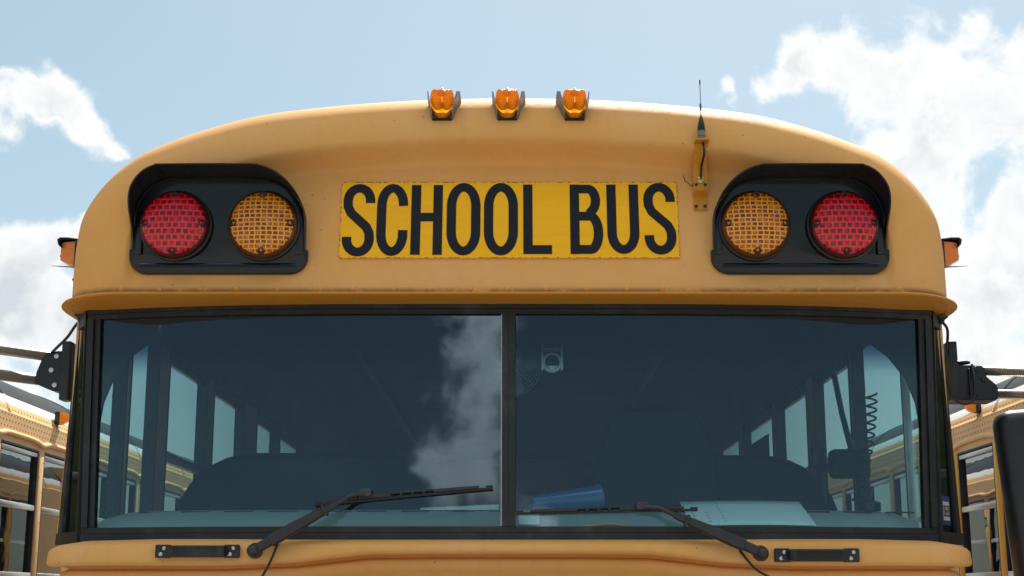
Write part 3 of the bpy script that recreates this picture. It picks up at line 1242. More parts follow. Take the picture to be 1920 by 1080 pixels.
def L2(pts, n=9, closed=False):
    c = catmull([Vector((x, 0, y)) for x, y in pts], n, closed)
    return [Vector((sgx(p.x), 0, sgz(p.z))) for p in c]


def crop(pts):
    return [(600 + x / 2.512, 130 + y / 2.512) for x, y in pts]


def ell(cx, cy, rx, ry, a0, a1, n=14):
    return [(cx + rx * math.cos(R(a0 + (a1 - a0) * k / n)), cy - ry * math.sin(R(a0 + (a1 - a0) * k / n))) for k in range(n + 1)]


def S_path(x0, x1, y0, y1):
    h = SW / 2
    l, r, tp, bt = x0 + h, x1 - h, y0 + h, y1 - h
    cx = (l + r) / 2
    rx = (r - l) / 2
    H_ = bt - tp
    top = ell(cx, tp + 0.20 * H_, rx, 0.20 * H_, -8, 180, 14)
    bot = ell(cx, bt - 0.20 * H_, rx, 0.20 * H_, 0, -188, 14)
    mid = [(l + 0.03 * rx, tp + 0.29 * H_), (l + 0.30 * rx, tp + 0.39 * H_), (cx, tp + 0.5 * H_), (r - 0.30 * rx, tp + 0.61 * H_), (r - 0.03 * rx, tp + 0.71 * H_)]
    return [(r, tp + 0.235 * H_)] + top[1:] + mid + bot[:-1] + [(l, bt - 0.235 * H_)]


def stroke(mm, pts, width=SW, closed=False, lift=0.0):
    mm.ribbon([Vector((sgx(x), -0.0037 - lift, sgz(y))) for x, y in pts], width * XK, -0.0008, closed)


def rectl(mm, x0, y0, x1, y1, lift=0.0):
    y = -0.0037 - lift
    mm.prism([(sgx(x0), y, sgz(y0)), (sgx(x1), y, sgz(y0)), (sgx(x1), y, sgz(y1)), (sgx(x0), y, sgz(y1))], (0, -0.0008, 0))


def letter(fn, name='letter'):
    mm = MB()
    fn(mm)
    mm.v = [tilt(p) for p in mm.v]
    return mm.build(name, M['letter'], sign, 0)


def stad(x0, x1, y0, y1, rf=0.30):
    h = SW / 2
    l, r, tp, bt = x0 + h, x1 - h, y0 + h, y1 - h
    rx = (r - l) / 2
    ry = rf * (bt - tp)
    c = (l + r) / 2
    return ell(c, tp + ry, rx, ry, 0, 180, 18) + ell(c, bt - ry, rx, ry, 180, 360, 18)


letter(lambda mm: stroke(mm, S_path(641, 701, 339.5, 482)))


def C_(mm):
    h = SW / 2
    l, r, tp, bt = 705 + h, 763.5 - h, 339.5 + h, 481 - h
    c = (l + r) / 2
    rx = (r - l) / 2
    ry = 0.27 * (bt - tp)
    stroke(mm, [(r, tp + ry + 1.5)] + ell(c, tp + ry, rx, ry, 0, 180, 16)[1:] + ell(c, bt - ry, rx, ry, 180, 360, 16)[:-1] + [(r, bt - ry - 8)])


letter(C_)


def H_(mm):
    rectl(mm, 769.5, 342, 787.5, 478.5)
    rectl(mm, 811, 342, 828.5, 478.5)
    rectl(mm, 787.5, 397, 811, 413.5, 0.0001)


letter(H_)
letter(lambda mm: stroke(mm, stad(836.5, 900, 337.5, 480), closed=True))
letter(lambda mm: stroke(mm, stad(906.5, 970.5, 337.5, 480), closed=True))


def L_(mm):
    rectl(mm, 980.5, 341, 998, 477)
    rectl(mm, 998, 460, 1034, 477, 0.0001)


letter(L_)


def B_(mm):
    rectl(mm, 1068.5, 341, 1086, 477)
    h = SW / 2
    stroke(mm, [(1086, 341 + h), (1103, 341 + h)] + ell(1103, 341 + h + 23, 14, 23, 82, -70, 12) + [(1106, 402)], lift=0.0001)
    stroke(mm, [(1086, 403.5), (1106, 403.5)] + ell(1106, 403.5 + 32.5, 15.5, 32.5, 80, -80, 14) + [(1106, 477 - h), (1086, 477 - h)], lift=0.0002)


letter(B_)


def U_(mm):
    h = SW / 2
    l, r, bt = 1138 + h, 1198 - h, 476 + 1 - h
    c = (l + r) / 2
    rx = (r - l) / 2
    stroke(mm, [(l, 341), (l, 400)] + ell(c, bt - 32, rx, 32, 180, 360, 18) + [(r, 400), (r, 341)])


letter(U_)
letter(lambda mm: stroke(mm, S_path(1207.5, 1267, 337.5, 478.5)))


# ---- warning light pods
def y_pod(z):
    return 0.0265 - (z - 0.85) * 0.070


def build_pod(s):
    # base plate outline (x measured from the bus centre, mirrored for the other side)
    xo, xi, zb, zt = 1.020, 0.541, 0.840, 1.101
    r = 0.05
    out = []

    def arc(cx, cz, rx, rz, a0, a1, n=8):
        return [(cx + rx * math.cos(R(a0 + (a1 - a0) * k / n)), cz + rz * math.sin(R(a0 + (a1 - a0) * k / n))) for k in range(n + 1)]
    arch = arc(xo - 0.115, zt - 0.11, 0.103, 0.11, 0, 90, 10)
    arch = [(xo - 0.012, 0.91)] + arch + [(x, z) for x, z in arc(xi + 0.145, zt - 0.12, 0.135, 0.12, 90, 180, 10)] + [(xi + 0.01, 0.91)]
    out = arc(xi + r, zb + r, r, r, 180, 270) + arc(xo - r, zb + r, r, r, 270, 360) + [(xo, 0.905)] + arch + [(xi, 0.905)]
    m = MB()
    n = len(out)
    rows = []
    for sc, off in ((1.0, 0.002), (1.0, -0.012), (0.994, -0.016), (0.985, -0.017)):
        cx, cz = (xo + xi) / 2, (zb + zt) / 2
        rows.append([Vector((s * (cx + (x - cx) * sc), y_pod(cz + (z - cz) * sc) + off, cz + (z - cz) * sc)) for x, z in out])
    m.grid(rows, closed=True)
    m.f.append(list(range(len(m.v) - n, len(m.v))))
    pod = m.build('light_pod', M['pod'], bus, 30)
    # rolled lower edge of the pod
    m = MB()
    pth = [(xi + 0.028, 0.868), (xo - 0.028, 0.868)]
    rows = []
    for off, z in ((-0.0172, 0.870), (-0.0205, 0.865), (-0.0190, 0.853), (-0.0168, 0.846)):
        rows.append([Vector((s * x, y_pod(z) + off, z)) for x in [xi + 0.03 + (xo - xi - 0.06) * k / 10 for k in range(11)]])
    m.grid(rows)
    m.build('pod_lip', M['pod'], pod, 60)
    # hood
    dense = catmull([Vector((x, 0, z)) for x, z in arch], 3)
    L = [0.0]
    for a, b in zip(dense, dense[1:]):
        L.append(L[-1] + (b - a).length)
    tot = L[-1]
    cx, cz = (xo + xi) / 2, 0.98
    inner0, inner1, outer1, outer0 = [], [], [], []
    for p, l in zip(dense, L):
        u = l / tot
        # depth: shallow at the feet, deep across the top; the outer side is the deeper one
        e = min(1, max(0, u / 0.20))
        e2 = min(1, max(0, (1 - u) / 0.30))
        e = e * e * (3 - 2 * e)
        e2 = e2 * e2 * (3 - 2 * e2)
        dep = 0.018 + (0.045 + 0.075 * min(1, max(0, (p.z - 0.95) / 0.15))) * (e * e2)
        g_ = 1.0 + 0.02 * dep / 0.15
        q = Vector((cx + (p.x - cx) * g_, 0, cz + (p.z - cz) * g_))
        t = 0.004
        yb = y_pod(p.z)
        inner0.append(Vector((s * p.x, yb - 0.012, p.z)))
        inner1.append(Vector((s * q.x, yb - dep, q.z)))
        dirn = Vector((p.x - cx, 0, p.z - cz)).normalized()
        outer1.append(Vector((s * (q.x + dirn.x * t), yb - dep, q.z + dirn.z * t)))
        outer0.append(Vector((s * (p.x + dirn.x * t), yb - 0.004, p.z + dirn.z * t)))
    m = MB()
    mid = [a.lerp(b, 0.5) for a, b in zip(inner0, inner1)]
    m.grid([inner0, mid, inner1, outer1, outer0])
    m.build('hood', M['hood'], pod, 45)
    # inner trim bead where the hood meets the plate
    m = MB()
    m.tube([Vector((s * (cx + (p.x - cx) * 0.985), y_pod(p.z) - 0.019, cz + (p.z - cz) * 0.985)) for p in dense], 0.0022, 6)
    m.build('hood_bead', M['hood'], pod, 60)
    # mounting tabs with screws
    for xx in (xo - 0.026, xi + 0.022):
        m = MB()
        m.box((s * xx, y_pod(0.93) - 0.020, 0.930), (0.016, 0.005, 0.075), 0.002)
        tab = m.build('hood_tab', M['hood'], pod, 30)
        m = MB()
        m.lathe((s * xx, y_pod(0.91) - 0.0225, 0.905), (0, -1, 0), [(0.006, 0), (0.005, 0.003), (0, 0.0035)], 10)
        m.build('screw', M['black'], tab, 40)
    # the two lamps
    for xx, lens, rim in ((0.895, 'lens_red', 'rim_red'), (0.659, 'lens_amber', 'rim_amber')):
        zc_ = 0.970
        yb = y_pod(zc_) - 0.017
        m = MB()
        m.lathe((s * xx, yb, zc_), (0, -1, 0), [(0.098, 0.001), (0.097, 0.010), (0.093, 0.012), (0.0928, 0.004)], 48)
        m.build('lamp_gasket', M['rubber'], pod, 30)
        m = MB()
        m.lathe((s * xx, yb, zc_), (0, -1, 0), [(0.0925, 0.003), (0.0915, 0.024), (0.089, 0.030), (0.0855, 0.033), (0.084, 0.031)], 48)
        lo = m.build('lamp_rim', M[rim], pod, 40)
        m = MB()
        m.lathe((0, 0, 0), (0, -1, 0), [(0.0845, 0.031), (0.083, 0.034), (0.07, 0.0395), (0.052, 0.044), (0.03, 0.0475), (0.0, 0.0485)], 48)
        pl = m.build('lamp_lens', M[lens], lo, 60)
        pl.location = (s * xx, yb, zc_)
        # local origin at the lens centre keeps its rib pattern centred
        for v in pl.data.vertices:
            v.co.z -= H
        pl.location.z += H
        for a in range(4):
            m = MB()
            ca, sa = math.cos(a * math.pi / 2), math.sin(a * math.pi / 2)
            c = (s * xx + 0.077 * ca, yb, zc_ + 0.077 * sa)
            m.lathe(c, (0, -1, 0), [(0.0095, 0.030), (0.0095, 0.040), (0.0085, 0.0415), (0.0062, 0.0415), (0.0055, 0.036), (0, 0.036)], 14)
            m.build('lamp_screw', M['lamp_black'], lo, 40)


build_pod(-1)
build_pod(1)


# ---- cab lamps on the brow
def build_cab_lamp(px, wide):
    c = P(px, 203, 0.10)
    x = c.x
    # the lamp lies on the rounded brow, leaning back about 50 degrees
    up = Vector((0, math.sin(R(20)), math.cos(R(20))))
    out = Vector((0, -math.cos(R(20)), math.sin(R(20))))
    rt = Vector((1, 0, 0))
    base = Vector((x, 0.006, 1.2735))

    def q(a, b, cc):
        return base + rt * a + up * (b * 0.66) + out * cc
    m = MB()
    # steel bracket: floor plate and two flared cheeks
    m.add([q(-0.026, -0.006, 0.004), q(0.026, -0.006, 0.004), q(0.029, 0.085, 0.004), q(-0.029, 0.085, 0.004),
           q(-0.026, -0.006, -0.02), q(0.026, -0.006, -0.02), q(0.029, 0.07, -0.07), q(-0.029, 0.07, -0.07)],
          [[0, 1, 2, 3], [4, 5, 6, 7], [0, 1, 5, 4], [1, 2, 6, 5], [2, 3, 7, 6], [3, 0, 4, 7]])
    m.add([q(-0.026, -0.006, 0.004), q(0.026, -0.006, 0.004), q(0.024, -0.004, 0.010), q(-0.024, -0.004, 0.010)], [[0, 1, 2, 3]])
    br = m.build('cab_lamp', M['black'], bus, 0)
    for sx in (-1, 1):
        m = MB()
        e = 0.010 if sx == wide else 0.001
        k = [q(sx * 0.026, -0.004, -0.004), q(sx * 0.027, 0.0, 0.022), q(sx * 0.032, 0.045, 0.042), q(sx * 0.0385, 0.105, 0.036), q(sx * (0.040 + e * 0.6), 0.128, 0.018), q(sx * (0.039 + e), 0.108, -0.014), q(sx * (0.031 + e * 0.5), 0.040, -0.020)]
        m.prism(k, (sx * 0.002, 0, 0))
        m.build('cheek_plate', M['steel'], br, 0)
    # amber lens: drop-shaped outline domed outwards
    hl = [(0.009, 0.003), (0.016, 0.014), (0.022, 0.030), (0.027, 0.048), (0.031, 0.068), (0.033, 0.086), (0.0315, 0.103), (0.026, 0.110)]
    ol = [(0.0, 0.0)] + hl + [(0.0, 0.110)] + [(-x_, z_) for x_, z_ in hl[::-1]]
    ol = [(p.x, p.z) for p in catmull([Vector((a, 0, b)) for a, b in ol], 3, True)]
    rows = []
    cy = 0.064
    for sc, oo in ((1.05, 0.004), (1.05, 0.008), (1.0, 0.010), (0.97, 0.030), (0.92, 0.040), (0.80, 0.048), (0.58, 0.052), (0.30, 0.055), (0.02, 0.056)):
        rows.append([q(a * sc, cy + (b - cy) * sc, oo * (0.36 + 0.64 * min(1, b / 0.07))) for a, b in ol])
    m = MB()
    m.grid(rows, closed=True)
    m.build('amber_lens', M['amber'], br, 60)
    # moulded bull's-eye and nib
    m = MB()
    m.lathe(q(0, 0.075, 0.052), out, [(0.012, 0), (0.011, 0.004), (0.007, 0.006), (0, 0.0065)], 16)
    m.build('lens_boss', M['amber'], br, 60)
    m = MB()
    m.lathe(q(0, 0.108, 0.04), up, [(0.003, 0), (0.002, 0.006), (0, 0.007)], 8)
    m.build('lens_nib', M['amber'], br, 60)


for px, wide in ((832, 1), (951, 1), (1074, -1)):
    build_cab_lamp(px, wide)


# ---- side marker lamps on the brow corners
def build_side_marker(s):
    y, z, x = 0.26, 0.950, 1.224
    m = MB()
    m.box((s * (x + 0.004), y, z), (0.012, 0.085, 0.082), 0.003)
    b = m.build('side_marker', M['black'], bus, 30)
    m = MB()
    # tapered amber body
    rows = []
    for dx, hy, z0, z1 in ((0.010, 0.036, -0.036, 0.034), (0.030, 0.034, -0.030, 0.032), (0.048, 0.030, -0.022, 0.030), (0.054, 0.024, -0.016, 0.024)):
        rows.append([Vector((s * (x + dx), y + a * hy, z + (z1 if t else z0))) for a, t in ((-1, 0), (-0.8, 0), (0.8, 0), (1, 0), (1, 1), (0.8, 1), (-0.8, 1), (-1, 1))])
    m.grid(rows, closed=True)
    m.f.append(list(range(len(m.v) - 8, len(m.v))))
    m.lathe((s * (x + 0.053), y - 0.012, z - 0.004), (s, 0, 0.2), [(0.005, 0), (0.003, 0.006), (0, 0.007)], 8)
    m.build('amber_lens', M['amber_side'], b, 40)
    m = MB()
    rows = []
    for dy in (-0.044, 0.044):
        rows.append([Vector((s * (x + dx), y + dy, z + dz)) for dx, dz in ((0.002, 0.040), (0.030, 0.044), (0.052, 0.044), (0.060, 0.038), (0.057, 0.024), (0.050, 0.016))])
    m.grid(rows)
    o = m.build('marker_hood', M['hood'], b, 40)
    sm = o.modifiers.new('thick', 'SOLIDIFY')
    sm.thickness = 0.003
    m = MB()
    m.tube([(s * (x + 0.004), y - 0.03, z - 0.040), (s * (x + 0.045), y - 0.03, z - 0.038), (s * (x + 0.075), y - 0.03, z - 0.036)], [0.0022, 0.0016, 0.0008], 6)
    m.build('guard_wire', M['steel'], b, 60)


build_side_marker(-1)
build_side_marker(1)

# ---- antenna
AX = P(1315, 300, 0.0).x
m = MB()


def strip(mm, prof, x, wd, th=0.004):
    rows = []
    n = len(prof)
    a, b = [], []
    for i, (y, z) in enumerate(prof):
        t = Vector((0, prof[min(i + 1, n - 1)][0] - prof[max(i - 1, 0)][0], prof[min(i + 1, n - 1)][1] - prof[max(i - 1, 0)][1])).normalized()
        nn = Vector((0, -t.z, t.y))
        a.append((y, z))
        b.append((y + nn.y * th, z + nn.z * th))
    rows = [[Vector((x + sx * wd / 2, y, z)) for y, z in a + b[::-1]] for sx in (-1, 1)]
    mm.grid(rows, closed=True)
    k = len(mm.v) - 2 * len(rows[0])
    L_ = len(rows[0])
    for i in range(n - 1):
        for o in (0, L_):
            mm.f.append([k + o + i, k + o + i + 1, k + o + L_ - 2 - i, k + o + L_ - 1 - i])


yp = y_panel
strip(m, [(yp(1.028) - 0.001, 1.028), (yp(1.064) - 0.001, 1.064), (yp(1.07) - 0.004, 1.070), (yp(1.08) - 0.022, 1.082), (yp(1.09) - 0.026, 1.090), (yp(1.1) - 0.027, 1.10), (yp(1.15) - 0.034, 1.15), (0.000, 1.200), (-0.004, 1.203), (-0.036, 1.206)][::1], AX, 0.037)
brk = m.build('antenna', M['lip'], bus, 0)
for dx in (-0.012, 0.012):
    for z, yo in ((1.038, -0.006), (1.094, -0.031)):
        m = MB()
        m.lathe((AX + dx, yp(z) + yo - 0.001, z), (0, -1, 0), [(0.0045, 0), (0.0045, 0.002), (0.0, 0.003)], 10)
        m.build('bracket_screw', M['black'], brk, 40)
m = MB()
m.lathe((AX + 0.001, yp(1.1) - 0.028, 1.108), (0, -1, 0.05), [(0.011, 0), (0.010, 0.006), (0.006, 0.008), (0.0, 0.008)], 14)
m.build('cable_gland', M['brass'], brk, 40)
ya = -0.018
m = MB()
m.tube(catmull([(AX + 0.001, yp(1.1) - 0.034, 1.108), (AX + 0.002, yp(1.1) - 0.040, 1.14), (AX + 0.004, -0.03, 1.165), (AX + 0.003, ya, 1.200)], 6), 0.0032, 8)
m.build('antenna_cable', M['black'], brk, 60)
m = MB()
m.lathe((AX, ya, 1.207), (0, 0.03, 1), [(0.014, -0.006), (0.014, -0.003), (0.008, -0.003), (0.008, 0.0), (0.012, 0.001), (0.012, 0.004), (0.0085, 0.005), (0.0085, 0.009), (0.010, 0.010), (0.011, 0.021), (0.0095, 0.026)], 20)
m.build('antenna_base', M['steel'], brk, 40)
m = MB()
m.lathe((AX, ya, 1.207), (0, 0.03, 1), [(0.0105, 0.025), (0.0110, 0.030), (0.0088, 0.046), (0.0055, 0.060), (0.0035, 0.065), (0.002, 0.070)], 20)
m.build('antenna_boot', M['black'], brk, 40)
m = MB()
axis = Vector((0, 0.03, 1)).normalized()
b0 = Vector((AX, ya, 1.207))
m.tube([b0 + axis * 0.066, b0 + axis * 0.165], 0.0012, 6)
coil = []
for k in range(64):
    a = k / 8 * 2 * math.pi
    coil.append(b0 + axis * (0.084 + 0.020 * k / 64) + Vector((math.cos(a), math.sin(a), 0)) * 0.0026)
m.tube(coil, 0.0009, 5)
m.build('antenna_whip', M['steel'], brk, 60)
m = MB()
m.tube([b0 + axis * 0.160, b0 + axis * 0.173], 0.0019, 8)
m.build('antenna_tip', M['black'], brk, 60)
# cracked paint beside the bracket
m = MB()
ck = [P(1284, 322, 0.03), P(1287, 333, 0.03), P(1294, 338, 0.03), P(1300, 344, 0.03), P(1303, 336, 0.03)]
m.ribbon([Vector((p.x, 0, p.z)) for p in ck], 0.0018, -0.0006)
m.v = [Vector((p.x, yp(p.z) - 0.0004 + p.y, p.z)) for p in m.v]
m.build('paint_crack', M['dark'], cap, 0)


# ---- wipers
def build_wiper(piv, elbow, mid, knuckle, tip0, tip1, hose):
    def at(p, dy):
        q = P(p[0], p[1], -0.05)
        return Vector((q.x, dy, q.z))
    pv = at(piv, -0.085)
    m = MB()
    m.lathe(pv + Vector((0, 0.035, 0)), (0, -1, 0), [(0.020, -0.02), (0.020, 0.012), (0.018, 0.018), (0.017, 0.034), (0.0145, 0.040), (0.0135, 0.041), (0.012, 0.048), (0.007, 0.052), (0, 0.053)], 24)
    hub = m.build('wiper', M['wiper'], bus, 40)
    m = MB()
    el = at(elbow, -0.062)
    md = at(mid, -0.048)
    kn = at(knuckle, -0.034)
    d = (el - pv).normalized()
    # channel-section arm
    side = Vector((-d.z, 0, d.x))
    if side.z < 0:
        side = -side
    rows = []
    for k, (u, w_, t) in enumerate(((0.0, 0.011, 0.007), (0.10, 0.012, 0.009), (0.20, 0.012, 0.009), (0.205, 0.0155, 0.011), (0.5, 0.0145, 0.011), (0.9, 0.0095, 0.009), (1.0, 0.0085, 0.008))):
        c = pv.lerp(el, u)
        yv = Vector((0, 1, 0))
        rows.append([c + side * w_ - yv * (t * 0.6), c + side * w_ * 0.7 - yv * t, c - side * w_ * 0.7 - yv * t, c - side * w_ - yv * (t * 0.6), c - side * w_ + yv * t, c + side * w_ + yv * t])
    m.grid(rows, closed=True)
    n = len(m.v)
    m.f.append([n - 6 + k for k in range(6)])
    m.tube(catmull([el - d * 0.01, el.lerp(md, 0.5), md, md.lerp(kn, 0.5) + Vector((0, 0, 0.002)), kn], 5), [0.0062] * 21, 8)
    m.lathe(pv.lerp(el, 0.42) + Vector((0, -0.010, 0)), (0, -1, 0), [(0.004, 0), (0.004, 0.002), (0.0, 0.003)], 10)
    m.box(pv.lerp(el, 0.86) + Vector((0, -0.002, -0.001)), (0.007, 0.024, 0.030), 0.002, Matrix.Rotation(-math.atan2(d.z, d.x), 4, 'Y'))
    m.build('wiper_arm', M['wiper'], hub, 35)
    # blade
    t0, t1 = at(tip0, -0.016), at(tip1, -0.016)
    for p_ in (t0, t1):
        p_.y = y_ws(p_.x, p_.z) - 0.012
    bd = (t1 - t0)
    Lb = bd.length
    bd.normalize()
    up = Vector((-bd.z, 0, bd.x))
    if up.z < 0:
        up = -up
    ang = -math.atan2(bd.z, bd.x)
    rot = Matrix.Rotation(ang, 4, 'Y')
    m = MB()
    c = (t0 + t1) / 2
    m.box(c - up * 0.002, (Lb, 0.012, 0.006), 0.001, rot)
    for e in (t0, t1):
        m.box(e, (0.018, 0.014, 0.011), 0.002, rot)
    bl = m.build('wiper_blade', M['rubber'], hub, 30)
    m = MB()
    kc = kn.copy()
    kc.y = c.y - 0.012
    u0 = (kc - t0).dot(bd) / Lb
    for a, b, h0, h1 in ((0.06, u0, 0.004, 0.010), (u0, 0.94, 0.010, 0.004)):
        nseg = 10
        for k in range(nseg):
            ua, ub = a + (b - a) * k / nseg, a + (b - a) * (k + 1) / nseg
            ha, hb = h0 + (h1 - h0) * k / nseg, h0 + (h1 - h0) * (k + 1) / nseg
            hole = k in ((4, 5, 6, 7) if a < 0.1 else (2, 3, 4, 5))
            p0, p1 = t0 + bd * Lb * ua, t0 + bd * Lb * ub
            zlo = 0.001
            if hole:
                # open window in the bridge: only its top rail and a short post
                m.prism([p0 + up * (ha - 0.001), p1 + up * (hb - 0.001), p1 + up * (hb + 0.003), p0 + up * (ha + 0.003)], (0, -0.010, 0))
                m.prism([p0 + up * zlo, p0 + up * (ha - 0.0012), p0 + bd * 0.006 + up * (ha - 0.0012), p0 + bd * 0.006 + up * zlo], (0, -0.009, 0))
            else:
                m.prism([p0 + up * zlo, p1 + up * zlo, p1 + up * (hb + 0.003), p0 + up * (ha + 0.003)], (0, -0.010, 0))
    m.build('blade_bridge', M['wiper'], bl, 0)
    m = MB()
    m.box(kc + up * 0.006, (0.032, 0.030, 0.020), 0.004, rot)
    m.build('blade_clip', simple('clip_grey', (0.05, 0.045, 0.055), 0.5), bl, 40)
    m = MB()
    hp = [at(h, -0.075) for h in hose]
    hp[0].y = -0.055
    m.tube(catmull(hp, 8), 0.0032, 8)
    m.build('washer_hose', M['black'], hub, 60)


build_wiper((480, 1033), (632, 945), (655, 930), (682, 926), (590, 942), (917, 911), ((524, 1012), (518, 1035), (508, 1058), (494, 1084), (484, 1110)))
build_wiper((1425, 1038), (1264, 966), (1240, 953), (1207, 951), (975, 959), (1307, 952), ((1385, 1030), (1398, 1050), (1415, 1068), (1440, 1082), (1475, 1095)))


# ---- grab handles
def build_handle(x0, x1, y0, y1):
    a, b = P(x0, (y0 + y1) / 2, -0.08), P(x1, (y0 + y1) / 2, -0.08)
    hgt = (P(x0, y0, -0.08) - P(x0, y1, -0.08)).z
    zc_ = (a.z + b.z) / 2
    yb = -0.062
    m = MB()
    m.box(((a.x + b.x) / 2, yb - 0.001, zc_), (b.x - a.x - 0.002, 0.010, hgt * 0.9), 0.003)
    h = m.build('grab_handle', M['black'], bus, 30)
    for x in (a.x + 0.019, b.x - 0.019):
        m = MB()
        m.box((x, yb - 0.006, zc_), (0.038, 0.018, hgt), 0.003)
        m.build('handle_foot', M['black'], h, 30)
    m = MB()
    m.box(((a.x + b.x) / 2, yb - 0.035, zc_), (b.x - a.x - 0.076, 0.014, hgt * 0.78), 0.004)
    for sx in (-1, 1):
        xx = (a.x + b.x) / 2 + sx * ((b.x - a.x) / 2 - 0.040)
        m.box((xx, yb - 0.024, zc_), (0.012, 0.030, hgt * 0.80), 0.004)
    for k in range(5):
        m.box(((a.x + b.x) / 2, yb - 0.0425, zc_ + (k - 2) * 0.0045), ((b.x - a.x) * 0.52, 0.002, 0.0022), 0.0006)
    m.build('grip', M['rubber'], h, 30)
    for x, dx in ((a.x + 0.019, 0.007), (b.x - 0.019, 0.006)):
        for k in (-1, 1):
            m = MB()
            m.lathe((x + k * dx * 0.6, yb - 0.014, zc_ + k * hgt * 0.22), (0, -1, 0), [(0.0052, 0), (0.0048, 0.003), (0.002, 0.0042), (0.0018, 0.0025), (0, 0.0025)], 12)
            m.build('handle_screw', M['screw'], h, 40)


build_handle(290, 448, 1021, 1046)
build_handle(1454, 1613, 1028, 1054)


# ---- mirror brackets
def build_mirror_arm(s):
    ref = (lambda px: px) if s < 0 else (lambda px: 1910 - px)
    y = 0.30
    m = MB()
    a, b = P(ref(130), 642, y), P(ref(128), 752, y)
    xs = 1.256
    m.box((s * xs, y, (a.z + b.z) / 2), (0.026, 0.05, a.z - b.z), 0.004)
    mt = m.build('mirror_bracket', M['black'], bus, 30)
    m = MB()
    if s < 0:
        pts = [(82, 662), (112, 657), (127, 662), (127, 733), (100, 733), (62, 718), (66, 700)]
    else:
        pts = [(1783, 683), (1846, 686), (1848, 704), (1872, 724), (1872, 750), (1784, 750)]
    fr = [P(px, py, 0.30) for px, py in pts]
    # profile block pushed through its depth, softly bevelled
    bb = bmesh.new()
    vs = [bb.verts.new(p) for p in fr]
    f = bb.faces.new(vs)
    r = bmesh.ops.extrude_face_region(bb, geom=[f])
    for v in [e for e in r['geom'] if isinstance(e, bmesh.types.BMVert)]:
        v.co.y += 0.10
    bmesh.ops.recalc_face_normals(bb, faces=bb.faces[:])
    bmesh.ops.bevel(bb, geom=bb.edges[:], offset=0.004, segments=2, affect='EDGES')
    m.bm(bb)
    if s > 0:
        c = P(1818, 716, 0.297)
        m.box(c, (0.006, 0.012, 0.075), 0.002)
        m.lathe(P(1800, 682, 0.35), (0, 0, 1), [(0.028, 0), (0.028, 0.004), (0.02, 0.008), (0, 0.009)], 20)
    m.build('arm_clamp', M['black'], mt, 30)
    bl = [(88, 668), (78, 694), (84, 722)] if s < 0 else [(1836, 692), (1850, 712), (1838, 738)]
    for px, py in bl:
        m = MB()
        m.lathe(P(px + (18 if s < 0 else -6), py, 0.300), (0, -1, 0), [(0.008, 0), (0.007, 0.004), (0.003, 0.005), (0, 0.004)], 10)
        m.build('clamp_bolt', M['screw'] if s < 0 else M['black'], mt, 40)
    tubes = ([((92, 668), (0, 655), (-160, 634)), ((70, 712), (0, 703), (-160, 686))] if s < 0
             else [((1840, 695), (1920, 698), (2080, 704)), ((1866, 739), (1920, 740), (2080, 744))])
    for t in tubes:
        m = MB()
        m.tube([P(*t[0], 0.33), P(*t[1], 0.22), P(*t[2], 0.02)], 0.0155 if s < 0 else 0.0132, 16)
        m.build('mirror_tube', M['dullsteel'] if s < 0 else M['chrome'], mt, 60)
    # cable from under the brow
    m = MB()
    if s < 0:
        cp = [P(152, 598, 0.22), P(140, 612, 0.26), P(126, 632, 0.28), P(108, 650, 0.28), P(96, 662, 0.30)]
    else:
        cp = [P(1764, 602, 0.22), P(1776, 618, 0.25), P(1775, 655, 0.28), P(1772, 690, 0.27), P(1780, 730, 0.26), P(1794, 752, 0.26), P(1812, 757, 0.26), P(1826, 745, 0.27), P(1826, 710, 0.28), P(1822, 684, 0.30)]
    m.tube(catmull(cp, 8), 0.0042, 8)
    m.lathe(cp[0] + Vector((0, 0, 0.012)), (0.1 * s, 0, -1), [(0.020, 0.0), (0.020, 0.004), (0.010, 0.010), (0.006, 0.02)], 14)
    m.build('mirror_cable', M['black'], mt, 60)
    if s > 0:
        a, b = P(1882, 765, 0.0), P(2060, 1120, 0.0)
        m = MB()
        m.box(((a.x + b.x) / 2, 0.03, (a.z + b.z) / 2), (b.x - a.x, 0.11, a.z - b.z), 0.035, Matrix.Rotation(R(-4), 4, 'Y'), seg=4)
        hd = m.build('mirror_head', M['black'], mt, 50)
        m = MB()
        m.tube([P(1985, 780, 0.06), P(1985, 740, 0.1), P(1990, 690, 0.13)], 0.014, 12)
        m.build('head_stem', M['chrome'], hd, 60)


build_mirror_arm(-1)
build_mirror_arm(1)

# ---- cab interior
m = MB()
# dash top: ramps up from the windscreen base
xs = [-1.13 + 2.26 * i / 30 for i in range(31)]
rows = []
for dy, z in ((0.022, 0.150), (0.03, 0.172), (0.10, 0.197), (0.17, 0.219), (0.215, 0.229), (0.235, 0.229), (0.245, 0.20), (0.25, -0.75)):
    r = []
    for x in xs:
        k = max(0, (abs(x) - 1.0) / 0.13)
        y = y_ws(x, 0.17) + dy
        r.append(Vector((x, y if dy < 0.25 else 0.33, z - (0.022 * k * k if z > 0.19 else 0))))
    rows.append(r)
m.grid(rows)
dash = m.build('dashboard', M['dash'], bus, 50)
m = MB()
x = -1.02
while x < 1.05:
    ws = 0.078
    m.box((x + ws / 2, y_ws(x, 0.17) + 0.188, 0.2236), (ws, 0.010, 0.004))
    x += 0.121
m.build('defrost_vent', M['dark'], dash, 0)

# seats down both sides, the first row as tall as the barrier
for k in range(10):
    for s in (-1, 1):
        add_seat(bus, s * 0.675, (1.25 if s < 0 else 1.33) + 0.76 * k, 0.487 - (0.0 if k == 0 else 0.045), 1.02 if k == 0 else 0.98)
# driver's seat, tall back
add_seat(bus, 0.47, 0.86, 0.60, 0.42)
